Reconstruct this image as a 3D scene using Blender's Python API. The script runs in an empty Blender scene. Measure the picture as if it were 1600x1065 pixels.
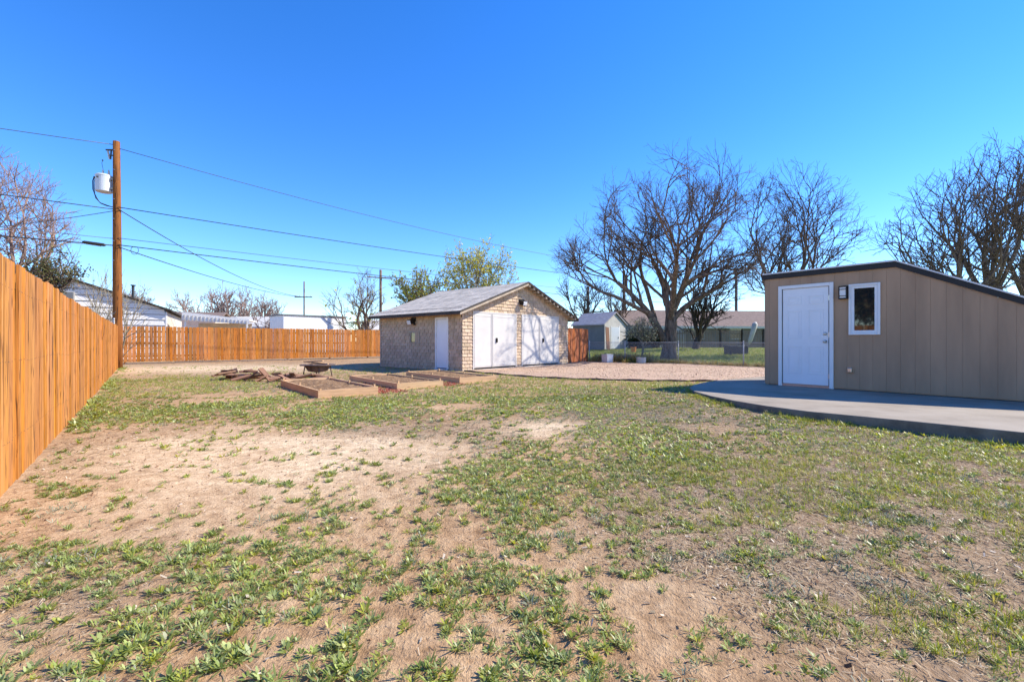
import bpy, math, random
import numpy as np
from mathutils import Vector, Matrix
random.seed(7)
rng = np.random.default_rng(7)
R = math.radians
scene = bpy.context.scene
COL = scene.collection

# ------------------------------------------------------------------ camera, sky, sun, exposure
cam_d = bpy.data.cameras.new('camera'); cam = bpy.data.objects.new('camera', cam_d); COL.objects.link(cam)
cam_d.sensor_width = 36; cam_d.lens = 15.75; cam_d.clip_start = 0.05; cam_d.clip_end = 3000
cam.location = (0, 0, 1.12); cam.rotation_euler = (R(90), 0, 0)
scene.camera = cam

SUN_AZ = (0.983, 0.184); SUN_EL = R(41.5)
world = bpy.data.worlds.new('World'); scene.world = world; world.use_nodes = True
wn = world.node_tree.nodes; wl = world.node_tree.links
for n in list(wn): wn.remove(n)
sky = wn.new('ShaderNodeTexSky'); sky.sky_type = 'NISHITA'; sky.sun_disc = False
sky.sun_elevation = SUN_EL; sky.sun_rotation = math.atan2(SUN_AZ[0], SUN_AZ[1])
sky.altitude = 0; sky.air_density = 1.0; sky.dust_density = 0.0; sky.ozone_density = 6.0
hs = wn.new('ShaderNodeHueSaturation'); hs.inputs['Saturation'].default_value = 1.25; hs.inputs['Hue'].default_value = 0.511; hs.inputs['Value'].default_value = 1.0
bg = wn.new('ShaderNodeBackground'); bg.inputs['Strength'].default_value = 0.103
out = wn.new('ShaderNodeOutputWorld')
wl.new(sky.outputs[0], hs.inputs['Color']); wl.new(hs.outputs[0], bg.inputs['Color']); wl.new(bg.outputs[0], out.inputs[0])

sun_d = bpy.data.lights.new('sun', 'SUN'); sun_d.energy = 2.8; sun_d.angle = R(0.53); sun_d.color = (1.0, 0.915, 0.78)
sun = bpy.data.objects.new('sun', sun_d); COL.objects.link(sun)
sv = Vector((SUN_AZ[0]*math.cos(SUN_EL), SUN_AZ[1]*math.cos(SUN_EL), math.sin(SUN_EL)))
sun.rotation_euler = sv.to_track_quat('Z', 'Y').to_euler()
sun.location = (30, 5, 30)

vs = scene.view_settings
vs.view_transform = 'Standard'; vs.look = 'None'; vs.gamma = 1; vs.use_curve_mapping = False; vs.exposure = 1.55

# ------------------------------------------------------------------ numpy noise
def _hash(ix, iy, seed):
    h = (ix.astype(np.int64)*374761393 + iy.astype(np.int64)*668265263 + seed*974711) & 0xffffffff
    h = ((h ^ (h >> 13))*1274126177) & 0xffffffff
    return ((h ^ (h >> 16)) & 0xffffff)/float(0xffffff)
def vnoise(x, y, seed=0):
    x = np.asarray(x, float); y = np.asarray(y, float)
    ix = np.floor(x); iy = np.floor(y); fx = x-ix; fy = y-iy
    fx = fx*fx*fx*(fx*(fx*6-15)+10); fy = fy*fy*fy*(fy*(fy*6-15)+10)
    a = _hash(ix, iy, seed); b = _hash(ix+1, iy, seed); c = _hash(ix, iy+1, seed); d = _hash(ix+1, iy+1, seed)
    return (a*(1-fx)+b*fx)*(1-fy)+(c*(1-fx)+d*fx)*fy
def fbm(x, y, scale, octv=4, seed=0):
    v = 0; amp = 1; tot = 0; s = 1.0/scale
    for o in range(octv):
        ca, sa = math.cos(o*1.1), math.sin(o*1.1)
        v = v+amp*vnoise((x*ca-y*sa)*s+o*17.3, (x*sa+y*ca)*s-o*9.1, seed+o*31); tot += amp; amp *= 0.55; s *= 2.03
    return v/tot
def unif(n, spread=0.34): return np.clip((n-0.5)/spread+0.5, 0, 1)
def sstep(a, b, x):
    t = np.clip((x-a)/(b-a), 0, 1); return t*t*(3-2*t)

# ------------------------------------------------------------------ the lie of the land
E1 = np.array((0.772, 0.636)); E2 = np.array((-0.636, 0.772))     # the lot's two directions
ROT1 = math.atan2(E1[1], E1[0])
def in_poly(x, y, poly):
    x = np.asarray(x, float); y = np.asarray(y, float); r = np.zeros(x.shape, bool); n = len(poly)
    for i in range(n):
        x1, y1 = poly[i]; x2, y2 = poly[(i+1) % n]
        if y1 == y2: continue
        c = ((y1 > y) != (y2 > y)) & (x < (x2-x1)*(y-y1)/(y2-y1)+x1)
        r ^= c
    return r
SLAB = [(5.45,4.765),(4.88,5.41),(4.52,5.78),(4.09,6.20),(3.81,6.72),(3.62,7.30),(3.52,7.95),(3.52,8.65),(3.68,9.30),(4.06,9.98),(4.75,10.78),(5.6,11.45),(6.4,11.95),(7.2,12.4),(9.6,12.6),(12.5,9.5),(12.5,-2.0),(11.4,-2.0),(8.2,1.6)]
GC = np.array((-1.84, 16.5)); GU = np.array((0.65, 0.76)); GV = np.array((-0.76, 0.65)); GROT = math.atan2(0.76, 0.65)
GRAVEL = [(-1.80,16.45),(2.75,21.8),(4.15,24.3),(5.9,23.35),(8.2,22.05),(10.1,19.5),(12.2,17.0),(14.5,14.0),(9.5,12.5),(7.2,12.4),(6.4,11.95),(5.5,12.30),(4.6,12.22),(3.5,12.25),(2.4,12.65),(1.3,13.25),(0.3,14.15),(-0.75,15.3)]
def gz(x, y):
    x = np.asarray(x, float); y = np.asarray(y, float)
    z = 0.035*(fbm(x, y, 2.3, 3, 5)-0.5)
    z = z+0.085*np.exp(-((x-4.0)**2/5.0+(y-9.0)**2/7.0))         # soil banked up to the slab's far end
    e = (x-8.2)*0.70+(y-22.1)*0.72                              # beyond the chain link the land rises a little
    z = z*(1-sstep(-1, 3, e)) + 0.42*sstep(1.0, 16, e)
    return z
def gz1(x, y): return float(gz(np.array([x]), np.array([y]))[0])

# ------------------------------------------------------------------ object helpers
def thing(name, label, cat, loc=(0,0,0), rotz=0, group=None):
    o = bpy.data.objects.new(name, None); COL.objects.link(o)
    o.empty_display_size = 0.1; o.location = loc; o.rotation_euler = (0, 0, rotz)
    return tag(o, label, cat, group)
def tag(o, label=None, cat=None, group=None, kind=None):
    if label: o['label'] = label
    if cat: o['category'] = cat
    if group: o['group'] = group
    if kind: o['kind'] = kind
    return o
def link(name, me, m=None, parent=None, loc=None, rot=None):
    o = bpy.data.objects.new(name, me); COL.objects.link(o)
    if m is not None and not me.materials: me.materials.append(m)
    if parent: o.parent = parent
    if loc is not None: o.location = loc
    if rot is not None: o.rotation_euler = rot
    return o
def np_mesh(name, V, F, smooth=False, col=None):
    """V (n,3); F (m,k) with equal k, or list of arrays."""
    me = bpy.data.meshes.new(name)
    Fs = F if isinstance(F, list) else [F]
    Fs = [f for f in Fs if len(f)]
    V = np.ascontiguousarray(V, np.float32)
    me.vertices.add(len(V)); me.vertices.foreach_set('co', V.ravel())
    loops = np.concatenate([f.ravel() for f in Fs]).astype(np.int32)
    tot = np.concatenate([np.full(len(f), f.shape[1], np.int32) for f in Fs])
    st = np.concatenate([[0], np.cumsum(tot)[:-1]]).astype(np.int32)
    me.loops.add(len(loops)); me.loops.foreach_set('vertex_index', loops)
    me.polygons.add(len(tot)); me.polygons.foreach_set('loop_start', st); me.polygons.foreach_set('loop_total', tot)
    if smooth: me.polygons.foreach_set('use_smooth', np.ones(len(tot), bool))
    me.update(calc_edges=True)
    if col is not None:
        a = me.color_attributes.new('tint', 'FLOAT_COLOR', 'POINT')
        c = np.ones((len(V), 4), np.float32); c[:, :col.shape[1]] = col
        a.data.foreach_set('color', c.ravel())
    return me
class MB:
    def __init__(s): s.v = []; s.f = []
    def add(s, vs, fs):
        b = len(s.v); s.v += [tuple(map(float, p)) for p in vs]; s.f += [tuple(b+i for i in f) for f in fs]; return s
    def box(s, x0, x1, y0, y1, z0, z1):
        return s.add([(x0,y0,z0),(x1,y0,z0),(x1,y1,z0),(x0,y1,z0),(x0,y0,z1),(x1,y0,z1),(x1,y1,z1),(x0,y1,z1)],
                     [(3,2,1,0),(4,5,6,7),(0,1,5,4),(1,2,6,5),(2,3,7,6),(3,0,4,7)])
    def obox(s, c, size, M):
        hx, hy, hz = size[0]/2, size[1]/2, size[2]/2; c = Vector(c)
        P = [c+M @ Vector(p) for p in [(-hx,-hy,-hz),(hx,-hy,-hz),(hx,hy,-hz),(-hx,hy,-hz),(-hx,-hy,hz),(hx,-hy,hz),(hx,hy,hz),(-hx,hy,hz)]]
        return s.add(P, [(3,2,1,0),(4,5,6,7),(0,1,5,4),(1,2,6,5),(2,3,7,6),(3,0,4,7)])
    def prism(s, poly, a0, a1, axis='z'):
        """poly extruded along an axis: 'z' (x,y), 'y' (x,z), 'x' (y,z); counter-clockwise seen from +z / -y / +x"""
        n = len(poly)
        def mk(p, a):
            return (p[0], p[1], a) if axis == 'z' else ((p[0], a, p[1]) if axis == 'y' else (a, p[0], p[1]))
        lo, hi = (a0, a1)
        if axis == 'y': lo, hi = a1, a0
        vs = [mk(p, lo) for p in poly]+[mk(p, hi) for p in poly]
        fs = [tuple(range(n-1, -1, -1)), tuple(range(n, 2*n))]+[(i, (i+1) % n, n+(i+1) % n, n+i) for i in range(n)]
        return s.add(vs, fs)
    def tube(s, pts, r, k=8, caps=True):
        pts = [Vector(p) for p in pts]; n = len(pts); rs = r if isinstance(r, (list, tuple)) else [r]*n
        b = len(s.v); ref = Vector((0.3, 0.2, 0.93))
        d0 = (pts[-1]-pts[0]).normalized()
        if abs(d0.dot(ref)) > 0.85: ref = Vector((0.9, 0.35, 0.1))
        for i, p in enumerate(pts):
            d = (pts[min(i+1, n-1)]-pts[max(i-1, 0)]).normalized()
            a = d.cross(ref).normalized(); c = d.cross(a)
            for j in range(k):
                t = 2*math.pi*j/k; s.v.append(tuple(p+(a*math.cos(t)+c*math.sin(t))*rs[i]))
        for i in range(n-1):
            for j in range(k):
                j2 = (j+1) % k; s.f.append((b+i*k+j, b+i*k+j2, b+(i+1)*k+j2, b+(i+1)*k+j))
        if caps:
            s.f.append(tuple(b+j for j in range(k-1, -1, -1))); s.f.append(tuple(b+(n-1)*k+j for j in range(k)))
        return s
    def lathe(s, prof, c=(0,0,0), k=24):
        b = len(s.v)
        for r, z in prof:
            for j in range(k):
                t = 2*math.pi*j/k; s.v.append((c[0]+r*math.cos(t), c[1]+r*math.sin(t), c[2]+z))
        for i in range(len(prof)-1):
            for j in range(k):
                j2 = (j+1) % k; s.f.append((b+i*k+j, b+i*k+j2, b+(i+1)*k+j2, b+(i+1)*k+j))
        s.f.append(tuple(b+j for j in range(k-1, -1, -1))); s.f.append(tuple(b+(len(prof)-1)*k+j for j in range(k)))
        return s
    def mesh(s, name, smooth=False):
        me = bpy.data.meshes.new(name); me.from_pydata(s.v, [], s.f); me.update()
        if smooth: me.polygons.foreach_set('use_smooth', np.ones(len(me.polygons), bool))
        return me
    def build(s, name, m, parent=None, loc=None, rot=None, smooth=False):
        return link(name, s.mesh(name, smooth), m, parent, loc, rot)
def bevel(o, w=0.004, seg=1):
    md = o.modifiers.new('bevel', 'BEVEL'); md.width = w; md.segments = seg; md.limit_method = 'ANGLE'; md.angle_limit = R(40); return o

# ------------------------------------------------------------------ materials
def newmat(name):
    m = bpy.data.materials.new(name); m.use_nodes = True; nt = m.node_tree
    for n in list(nt.nodes): nt.nodes.remove(n)
    o = nt.nodes.new('ShaderNodeOutputMaterial'); p = nt.nodes.new('ShaderNodeBsdfPrincipled'); nt.links.new(p.outputs[0], o.inputs[0])
    return m, nt, p
def N(nt, t, **kw):
    n = nt.nodes.new(t)
    for k, v in kw.items():
        if k in n.inputs: n.inputs[k].default_value = v
        else: setattr(n, k, v)
    return n
def ramp(nt, fac, stops):
    r = nt.nodes.new('ShaderNodeValToRGB'); e = r.color_ramp.elements
    while len(e) < len(stops): e.new(0.5)
    for i, (p, c) in enumerate(stops):
        e[i].position = p; e[i].color = (*c, 1) if len(c) == 3 else c
    nt.links.new(fac, r.inputs[0]); return r.outputs[0]
def coords(nt, scale=(1,1,1), kind='Object'):
    tc = N(nt, 'ShaderNodeTexCoord'); mp = N(nt, 'ShaderNodeMapping'); mp.inputs['Scale'].default_value = scale
    nt.links.new(tc.outputs[kind], mp.inputs[0]); return mp.outputs[0]
def noise(nt, vec, scale, detail=4, rough=0.55, dist=0.0):
    n = N(nt, 'ShaderNodeTexNoise', Scale=scale, Detail=detail, Roughness=rough, Distortion=dist); nt.links.new(vec, n.inputs['Vector']); return n.outputs['Fac']
def mixc(nt, fac, a, b, mode='MIX'):
    n = nt.nodes.new('ShaderNodeMix'); n.data_type = 'RGBA'; n.blend_type = mode
    for s, v in ((n.inputs[0], fac), (n.inputs[6], a), (n.inputs[7], b)):
        if hasattr(v, 'links') or hasattr(v, 'is_linked'): nt.links.new(v, s)
        else: s.default_value = v if isinstance(v, (int, float)) else ((*v, 1) if len(v) == 3 else v)
    return n.outputs[2]
def math_(nt, op, a, b=None, clamp=False):
    n = nt.nodes.new('ShaderNodeMath'); n.operation = op; n.use_clamp = clamp
    for i, v in enumerate((a, b)):
        if v is None: continue
        if isinstance(v, (int, float)): n.inputs[i].default_value = v
        else: nt.links.new(v, n.inputs[i])
    return n.outputs[0]
def bump(nt, p, h, strength=0.3, dist=0.01):
    b = N(nt, 'ShaderNodeBump', Strength=strength, Distance=dist); nt.links.new(h, b.inputs['Height']); nt.links.new(b.outputs[0], p.inputs['Normal']); return b
def plain(name, col, rough=0.6, var=0.25, scale=3.0, bmp=0.15, stretch=(1,1,1), rand=0.0, metal=0.0, spec=0.4, col2=None, detail=5, bdist=0.004):
    """base colour mottled with noise, a little relief, and a per-object change of value"""
    m, nt, p = newmat(name); v = coords(nt, stretch)
    f = noise(nt, v, scale, detail, 0.6)
    c2 = col2 if col2 else tuple(c*(1-var) for c in col)
    c1 = tuple(min(1, c*(1+var*0.5)) for c in col)
    c = ramp(nt, f, [(0.32, c2), (0.66, c1)])
    if rand:
        oi = N(nt, 'ShaderNodeObjectInfo'); hv = N(nt, 'ShaderNodeHueSaturation')
        mr = N(nt, 'ShaderNodeMapRange'); mr.inputs[3].default_value = 1-rand; mr.inputs[4].default_value = 1+rand*0.7
        nt.links.new(oi.outputs['Random'], mr.inputs[0]); nt.links.new(mr.outputs[0], hv.inputs['Value']); nt.links.new(c, hv.inputs['Color']); c = hv.outputs[0]
    nt.links.new(c, p.inputs['Base Color'])
    p.inputs['Roughness'].default_value = rough; p.inputs['Metallic'].default_value = metal; p.inputs['Specular IOR Level'].default_value = spec
    if bmp: bump(nt, p, noise(nt, v, scale*6, 4), bmp, bdist)
    return m
def wood(name, col, dark, rough=0.75, rand=0.2, grain=9.0, axis='z', crack=0.5, knots=True):
    """stained or weathered board: grain runs along one object axis, thin dark cracks and knots"""
    m, nt, p = newmat(name)
    oi = N(nt, 'ShaderNodeObjectInfo'); tc = N(nt, 'ShaderNodeTexCoord')
    off = N(nt, 'ShaderNodeVectorMath', operation='MULTIPLY'); cx = N(nt, 'ShaderNodeCombineXYZ')
    for i in range(3): nt.links.new(oi.outputs['Random'], cx.inputs[i])
    nt.links.new(cx.outputs[0], off.inputs[0]); off.inputs[1].default_value = (37.0, 53.0, 71.0)
    ad = N(nt, 'ShaderNodeVectorMath', operation='ADD'); nt.links.new(tc.outputs['Object'], ad.inputs[0]); nt.links.new(off.outputs[0], ad.inputs[1])
    st = {'z': (1,1,0.045), 'x': (0.045,1,1), 'y': (1,0.045,1)}[axis]
    mp = N(nt, 'ShaderNodeMapping'); mp.inputs['Scale'].default_value = st; nt.links.new(ad.outputs[0], mp.inputs[0]); v = mp.outputs[0]
    g1 = noise(nt, v, grain*3.2, 5, 0.62, 0.4); g2 = noise(nt, v, grain*11, 3, 0.6)
    g = math_(nt, 'ADD', math_(nt, 'MULTIPLY', g1, 0.65), math_(nt, 'MULTIPLY', g2, 0.35))
    c = ramp(nt, g, [(0.30, tuple(x*0.62 for x in col)), (0.47, col), (0.7, tuple(min(1, x*1.18) for x in col))])
    big = noise(nt, ad.outputs[0], 1.7, 3)
    c = mixc(nt, ramp(nt, big, [(0.4, (0,0,0)), (0.75, (0.35,0.35,0.35))]), c, tuple(x*0.7 for x in col))
    cr = ramp(nt, noise(nt, v, grain*4.5, 2, 0.5, 1.0), [(0.575, (0,0,0)), (0.635, (crack,)*3)])
    c = mixc(nt, cr, c, dark)
    if knots:
        vo = N(nt, 'ShaderNodeTexVoronoi', Scale=5.5); mp2 = N(nt, 'ShaderNodeMapping')
        mp2.inputs['Scale'].default_value = {'z': (1,1,0.35), 'x': (0.35,1,1), 'y': (1,0.35,1)}[axis]
        nt.links.new(ad.outputs[0], mp2.inputs[0]); nt.links.new(mp2.outputs[0], vo.inputs['Vector'])
        c = mixc(nt, ramp(nt, vo.outputs['Distance'], [(0.05, (0.8,0.8,0.8)), (0.13, (0,0,0))]), c, dark)
    hv = N(nt, 'ShaderNodeHueSaturation'); mr = N(nt, 'ShaderNodeMapRange'); mr.inputs[3].default_value = 1-rand; mr.inputs[4].default_value = 1+rand*0.6
    nt.links.new(oi.outputs['Random'], mr.inputs[0]); nt.links.new(mr.outputs[0], hv.inputs['Value']); nt.links.new(c, hv.inputs['Color'])
    m2 = N(nt, 'ShaderNodeMapRange'); m2.inputs[3].default_value = 0.4985; m2.inputs[4].default_value = 0.507; nt.links.new(math_(nt, 'FRACT', math_(nt, 'MULTIPLY', oi.outputs['Random'], 7.31)), m2.inputs[0]); nt.links.new(m2.outputs[0], hv.inputs['Hue'])
    m3 = N(nt, 'ShaderNodeMapRange'); m3.inputs[3].default_value = 0.95; m3.inputs[4].default_value = 1.06; nt.links.new(math_(nt, 'FRACT', math_(nt, 'MULTIPLY', oi.outputs['Random'], 13.7)), m3.inputs[0]); nt.links.new(m3.outputs[0], hv.inputs['Saturation'])
    nt.links.new(hv.outputs[0], p.inputs['Base Color']); p.inputs['Roughness'].default_value = rough; p.inputs['Specular IOR Level'].default_value = 0.25
    bump(nt, p, g, 0.5, 0.008)
    return m
def foliage(name, trans=0.3, rough=0.5, spec=0.35):
    m, nt, p = newmat(name)
    a = N(nt, 'ShaderNodeVertexColor'); a.layer_name = 'tint'
    nt.links.new(a.outputs[0], p.inputs['Base Color']); p.inputs['Roughness'].default_value = rough; p.inputs['Specular IOR Level'].default_value = spec
    t = N(nt, 'ShaderNodeBsdfTranslucent'); hv = N(nt, 'ShaderNodeHueSaturation', Saturation=1.15, Value=1.3); hv.inputs['Hue'].default_value = 0.485
    nt.links.new(a.outputs[0], hv.inputs['Color']); nt.links.new(hv.outputs[0], t.inputs[0])
    mx = N(nt, 'ShaderNodeMixShader'); mx.inputs[0].default_value = trans
    o = [n for n in nt.nodes if n.type == 'OUTPUT_MATERIAL'][0]
    nt.links.new(p.outputs[0], mx.inputs[1]); nt.links.new(t.outputs[0], mx.inputs[2]); nt.links.new(mx.outputs[0], o.inputs[0])
    return m
def bark(name, col, dark, scale=9):
    m, nt, p = newmat(name); v = coords(nt, (1,1,0.22))
    f = noise(nt, v, scale, 6, 0.65, 0.6)
    nt.links.new(ramp(nt, f, [(0.36, dark), (0.6, col), (0.8, tuple(min(1, c*1.25) for c in col))]), p.inputs['Base Color'])
    p.inputs['Roughness'].default_value = 0.9; p.inputs['Specular IOR Level'].default_value = 0.15
    bump(nt, p, f, 0.9, 0.03); return m

M = {}
M['fence'] = wood('stained_cedar', (0.52,0.205,0.046), (0.085,0.027,0.009), rand=0.26, crack=0.9)
M['fence2'] = wood('stained_cedar_back', (0.53,0.192,0.045), (0.10,0.03,0.010), rand=0.26, crack=0.7)
M['gate'] = wood('red_cedar_gate', (0.36,0.11,0.042), (0.08,0.02,0.01), rand=0.15)
M['greyfence'] = wood('weathered_grey_wood', (0.24,0.175,0.13), (0.04,0.03,0.03), rand=0.25)
M['pole'] = wood('creosote_pole', (0.235,0.082,0.026), (0.030,0.012,0.007), grain=7, rand=0.0, crack=0.9, knots=False)
M['bedwood'] = wood('bed_lumber', (0.62,0.40,0.22), (0.25,0.12,0.06), axis='x', rand=0.12, crack=0.3)
M['scrap'] = wood('scrap_boards', (0.27,0.145,0.09), (0.06,0.03,0.02), axis='x', rand=0.45, crack=0.5)
M['siding'] = plain('taupe_siding', (0.42,0.268,0.163), 0.75, 0.16, 3.0, 0.35, (1,1,0.18), rand=0.04, bdist=0.002)
M['black'] = plain('black_trim', (0.018,0.015,0.014), 0.55, 0.3, 4, 0.1)
M['white'] = plain('white_paint', (0.78,0.78,0.77), 0.45, 0.06, 2.5, 0.05)
M['door'] = plain('white_door_paint', (0.80,0.81,0.83), 0.4, 0.04, 2.0, 0.04)
M['gdoor'] = plain('garage_door_paint', (0.60,0.575,0.54), 0.6, 0.07, 3.0, 0.1)
M['metal'] = plain('galvanised_steel', (0.24,0.24,0.24), 0.4, 0.15, 8, 0.05, metal=0.8)
M['drip'] = plain('drip_edge', (0.72,0.70,0.68), 0.5, 0.1, 4, 0.0)
M['chain'] = plain('zinc_grey', (0.36,0.36,0.36), 0.5, 0.15, 8, 0.05)
M['dark'] = plain('dark_void', (0.012,0.012,0.013), 0.8, 0.2, 3, 0)
M['steel'] = plain('brushed_nickel', (0.5,0.49,0.47), 0.3, 0.1, 6, 0, metal=1.0)
M['frost'] = plain('frosted_glass', (0.75,0.75,0.74), 0.35, 0.03, 2, 0)
M['shingle'] = plain('painted_shake', (0.58,0.43,0.29), 0.8, 0.14, 5, 0.5, (1,1,0.3), rand=0.14, bdist=0.004)
m, nt, p = newmat('painted_shake_faded'); v = coords(nt, (1,1,0.3)); at = N(nt, 'ShaderNodeVertexColor'); at.layer_name = 'tint'
nt.links.new(mixc(nt, 1.0, ramp(nt, noise(nt, v, 6, 5, 0.6), [(0.32, (0.46,0.345,0.235)), (0.66, (0.60,0.46,0.325))]), at.outputs[0], 'MULTIPLY'), p.inputs['Base Color'])
p.inputs['Roughness'].default_value = 0.85; bump(nt, p, noise(nt, v, 30, 4), 0.35, 0.004); M['shake'] = m
M['wallbase'] = plain('wall_backing', (0.10,0.075,0.055), 0.85, 0.2, 5, 0.2)
M['roof'] = plain('asphalt_shingles', (0.60,0.52,0.42), 0.95, 0.30, 2.6, 0.8, rand=0, bdist=0.01)
M['rafter'] = plain('tan_trim', (0.42,0.34,0.25), 0.8, 0.3, 4, 0.2)
M['darkedge'] = plain('roof_edge', (0.06,0.052,0.045), 0.9, 0.4, 6, 0.2)
M['broof'] = plain('brown_shingles', (0.20,0.145,0.12), 0.95, 0.3, 4, 0.5)
M['whitesiding'] = plain('white_lap_siding', (0.80,0.78,0.74), 0.55, 0.05, 2, 0.05, rand=0.03)
M['cream'] = plain('cream_wall', (0.62,0.56,0.47), 0.7, 0.08, 2, 0.05)
M['greywall'] = plain('grey_wall', (0.17,0.18,0.19), 0.7, 0.12, 2, 0.1)
M['lightgrey'] = plain('light_grey_panel', (0.52,0.50,0.46), 0.7, 0.15, 2, 0.1)
M['greyroof'] = plain('pale_grey_roof', (0.34,0.32,0.34), 0.85, 0.2, 4, 0.3)
M['transformer'] = plain('transformer_grey', (0.56,0.60,0.64), 0.4, 0.06, 3, 0)
M['porcelain'] = plain('porcelain', (0.5,0.47,0.45), 0.25, 0.1, 5, 0)
M['cable'] = plain('black_cable', (0.03,0.032,0.036), 0.6, 0.2, 5, 0)
M['wire'] = plain('aluminium_wire', (0.09,0.10,0.12), 0.5, 0.2, 5, 0)
M['rust'] = plain('rusty_steel', (0.13,0.09,0.075), 0.8, 0.5, 8, 0.3)
M['orange'] = plain('orange_plastic', (0.75,0.25,0.03), 0.45, 0.1, 3, 0)
M['concreteblock'] = plain('painted_block', (0.72,0.71,0.70), 0.85, 0.15, 6, 0.4)
M['darkgrey'] = plain('dark_grey_plastic', (0.05,0.052,0.055), 0.6, 0.2, 4, 0.1)
M['bark'] = bark('bark_brown', (0.235,0.17,0.125), (0.075,0.05,0.037))
M['barkred'] = bark('bark_reddish', (0.34,0.235,0.195), (0.15,0.095,0.08))
M['barkpale'] = bark('bark_pale', (0.34,0.30,0.22), (0.15,0.12,0.08))
M['barkdark'] = bark('bark_dark', (0.10,0.078,0.066), (0.035,0.026,0.022))
M['leaf'] = foliage('leaves', 0.35)
M['weed'] = foliage('weed_leaves', 0.35, 0.42, 0.45)
M['straw'] = foliage('dry_straw', 0.15, 0.8, 0.2)
# window pane
m, nt, p = newmat('window_glass'); p.inputs['Base Color'].default_value = (0.015,0.017,0.018,1); p.inputs['Roughness'].default_value = 0.03; p.inputs['Specular IOR Level'].default_value = 0.9; M['glass'] = m
# soil of the beds
def soil_mat(name, a, b, c, s):
    m, nt, p = newmat(name); v = coords(nt)
    f = noise(nt, v, s, 6, 0.7); f2 = noise(nt, v, s*5, 4, 0.6)
    cc = ramp(nt, f, [(0.3, a), (0.5, b), (0.72, c)]); cc = mixc(nt, ramp(nt, f2, [(0.35, (0.5,)*3), (0.6, (0,)*3)]), cc, tuple(x*0.5 for x in a))
    nt.links.new(cc, p.inputs['Base Color']); p.inputs['Roughness'].default_value = 0.95; p.inputs['Specular IOR Level'].default_value = 0.15
    bump(nt, p, math_(nt, 'ADD', f, f2), 0.8, 0.02); return m
M['bedsoil'] = soil_mat('bed_soil', (0.13,0.07,0.035), (0.28,0.17,0.09), (0.50,0.34,0.20), 14)
M['mulch'] = soil_mat('red_mulch', (0.14,0.03,0.02), (0.34,0.09,0.06), (0.5,0.2,0.14), 18)
# concrete slab
m, nt, p = newmat('poured_concrete'); v = coords(nt)
f = noise(nt, v, 1.3, 7, 0.62); f2 = noise(nt, v, 45, 4, 0.6); f3 = noise(nt, coords(nt, (1,0.25,1)), 7, 3)
c = ramp(nt, f, [(0.3, (0.20,0.165,0.122)), (0.5, (0.285,0.238,0.182)), (0.72, (0.345,0.295,0.235))])
c = mixc(nt, ramp(nt, f2, [(0.3, (0.25,)*3), (0.5, (0,)*3)]), c, (0.22,0.21,0.19)); c = mixc(nt, ramp(nt, f3, [(0.6, (0,)*3), (0.8, (0.25,)*3)]), c, (0.30,0.265,0.23))
nt.links.new(c, p.inputs['Base Color']); p.inputs['Roughness'].default_value = 0.85; bump(nt, p, math_(nt, 'ADD', math_(nt, 'ADD', f, math_(nt, 'MULTIPLY', f2, 0.5)), math_(nt, 'MULTIPLY', noise(nt, coords(nt, (1,0.12,1)), 90, 2), 0.3)), 0.55, 0.01); M['concrete'] = m
M['darkconcrete'] = plain('dark_concrete_edge', (0.17,0.15,0.125), 0.9, 0.5, 3.5, 0.6, bdist=0.01)
# gravel
m, nt, p = newmat('pink_gravel'); v = coords(nt)
vo = N(nt, 'ShaderNodeTexVoronoi', Scale=34.0); nt.links.new(v, vo.inputs['Vector'])
f = noise(nt, v, 0.7, 5); hv = N(nt, 'ShaderNodeHueSaturation', Saturation=0.30)
nt.links.new(vo.outputs['Color'], hv.inputs['Color'])
c = mixc(nt, 0.42, ramp(nt, f, [(0.3, (0.40,0.26,0.165)), (0.6, (0.56,0.385,0.25)), (0.8, (0.66,0.48,0.33))]), mixc(nt, 1.0, hv.outputs[0], (0.72,0.49,0.33), 'MULTIPLY'))
nt.links.new(c, p.inputs['Base Color']); p.inputs['Roughness'].default_value = 0.9
bump(nt, p, math_(nt, 'SUBTRACT', 1.0, vo.outputs['Distance']), 1.0, 0.02); M['gravel'] = m
# yard ground: tint attribute r = pale sand, g = dead grass / leaf litter, b = green lawn
m, nt, p = newmat('yard_soil'); v = coords(nt)
at = N(nt, 'ShaderNodeVertexColor'); at.layer_name = 'tint'; sp = N(nt, 'ShaderNodeSeparateColor'); nt.links.new(at.outputs[0], sp.inputs[0])
fa = noise(nt, v, 1.1, 8, 0.65); fb = noise(nt, v, 9, 6, 0.7); fc = noise(nt, v, 70, 4, 0.65); fd = noise(nt, coords(nt, (1,0.3,1)), 55, 4, 0.7, 1.5)
soil = ramp(nt, math_(nt, 'ADD', math_(nt, 'MULTIPLY', fa, 0.45), math_(nt, 'MULTIPLY', fb, 0.55)), [(0.37, (0.20,0.108,0.047)), (0.48, (0.40,0.243,0.124)), (0.62, (0.54,0.365,0.205))])
sand = ramp(nt, fb, [(0.36, (0.56,0.405,0.245)), (0.6, (0.82,0.65,0.43))])
litter = ramp(nt, fd, [(0.28, (0.085,0.058,0.040)), (0.5, (0.22,0.165,0.11)), (0.68, (0.42,0.35,0.255))])
lawn = ramp(nt, fd, [(0.3, (0.08,0.115,0.025)), (0.5, (0.19,0.255,0.05)), (0.7, (0.36,0.38,0.12))])
c = mixc(nt, sp.outputs[0], soil, sand); c = mixc(nt, sp.outputs[1], c, litter); c = mixc(nt, sp.outputs[2], c, lawn)
peb = N(nt, 'ShaderNodeTexVoronoi', Scale=120.0); nt.links.new(v, peb.inputs['Vector'])
c = mixc(nt, ramp(nt, fc, [(0.30, (0.6,)*3), (0.44, (0,)*3)]), c, (0.15,0.085,0.05))
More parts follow.
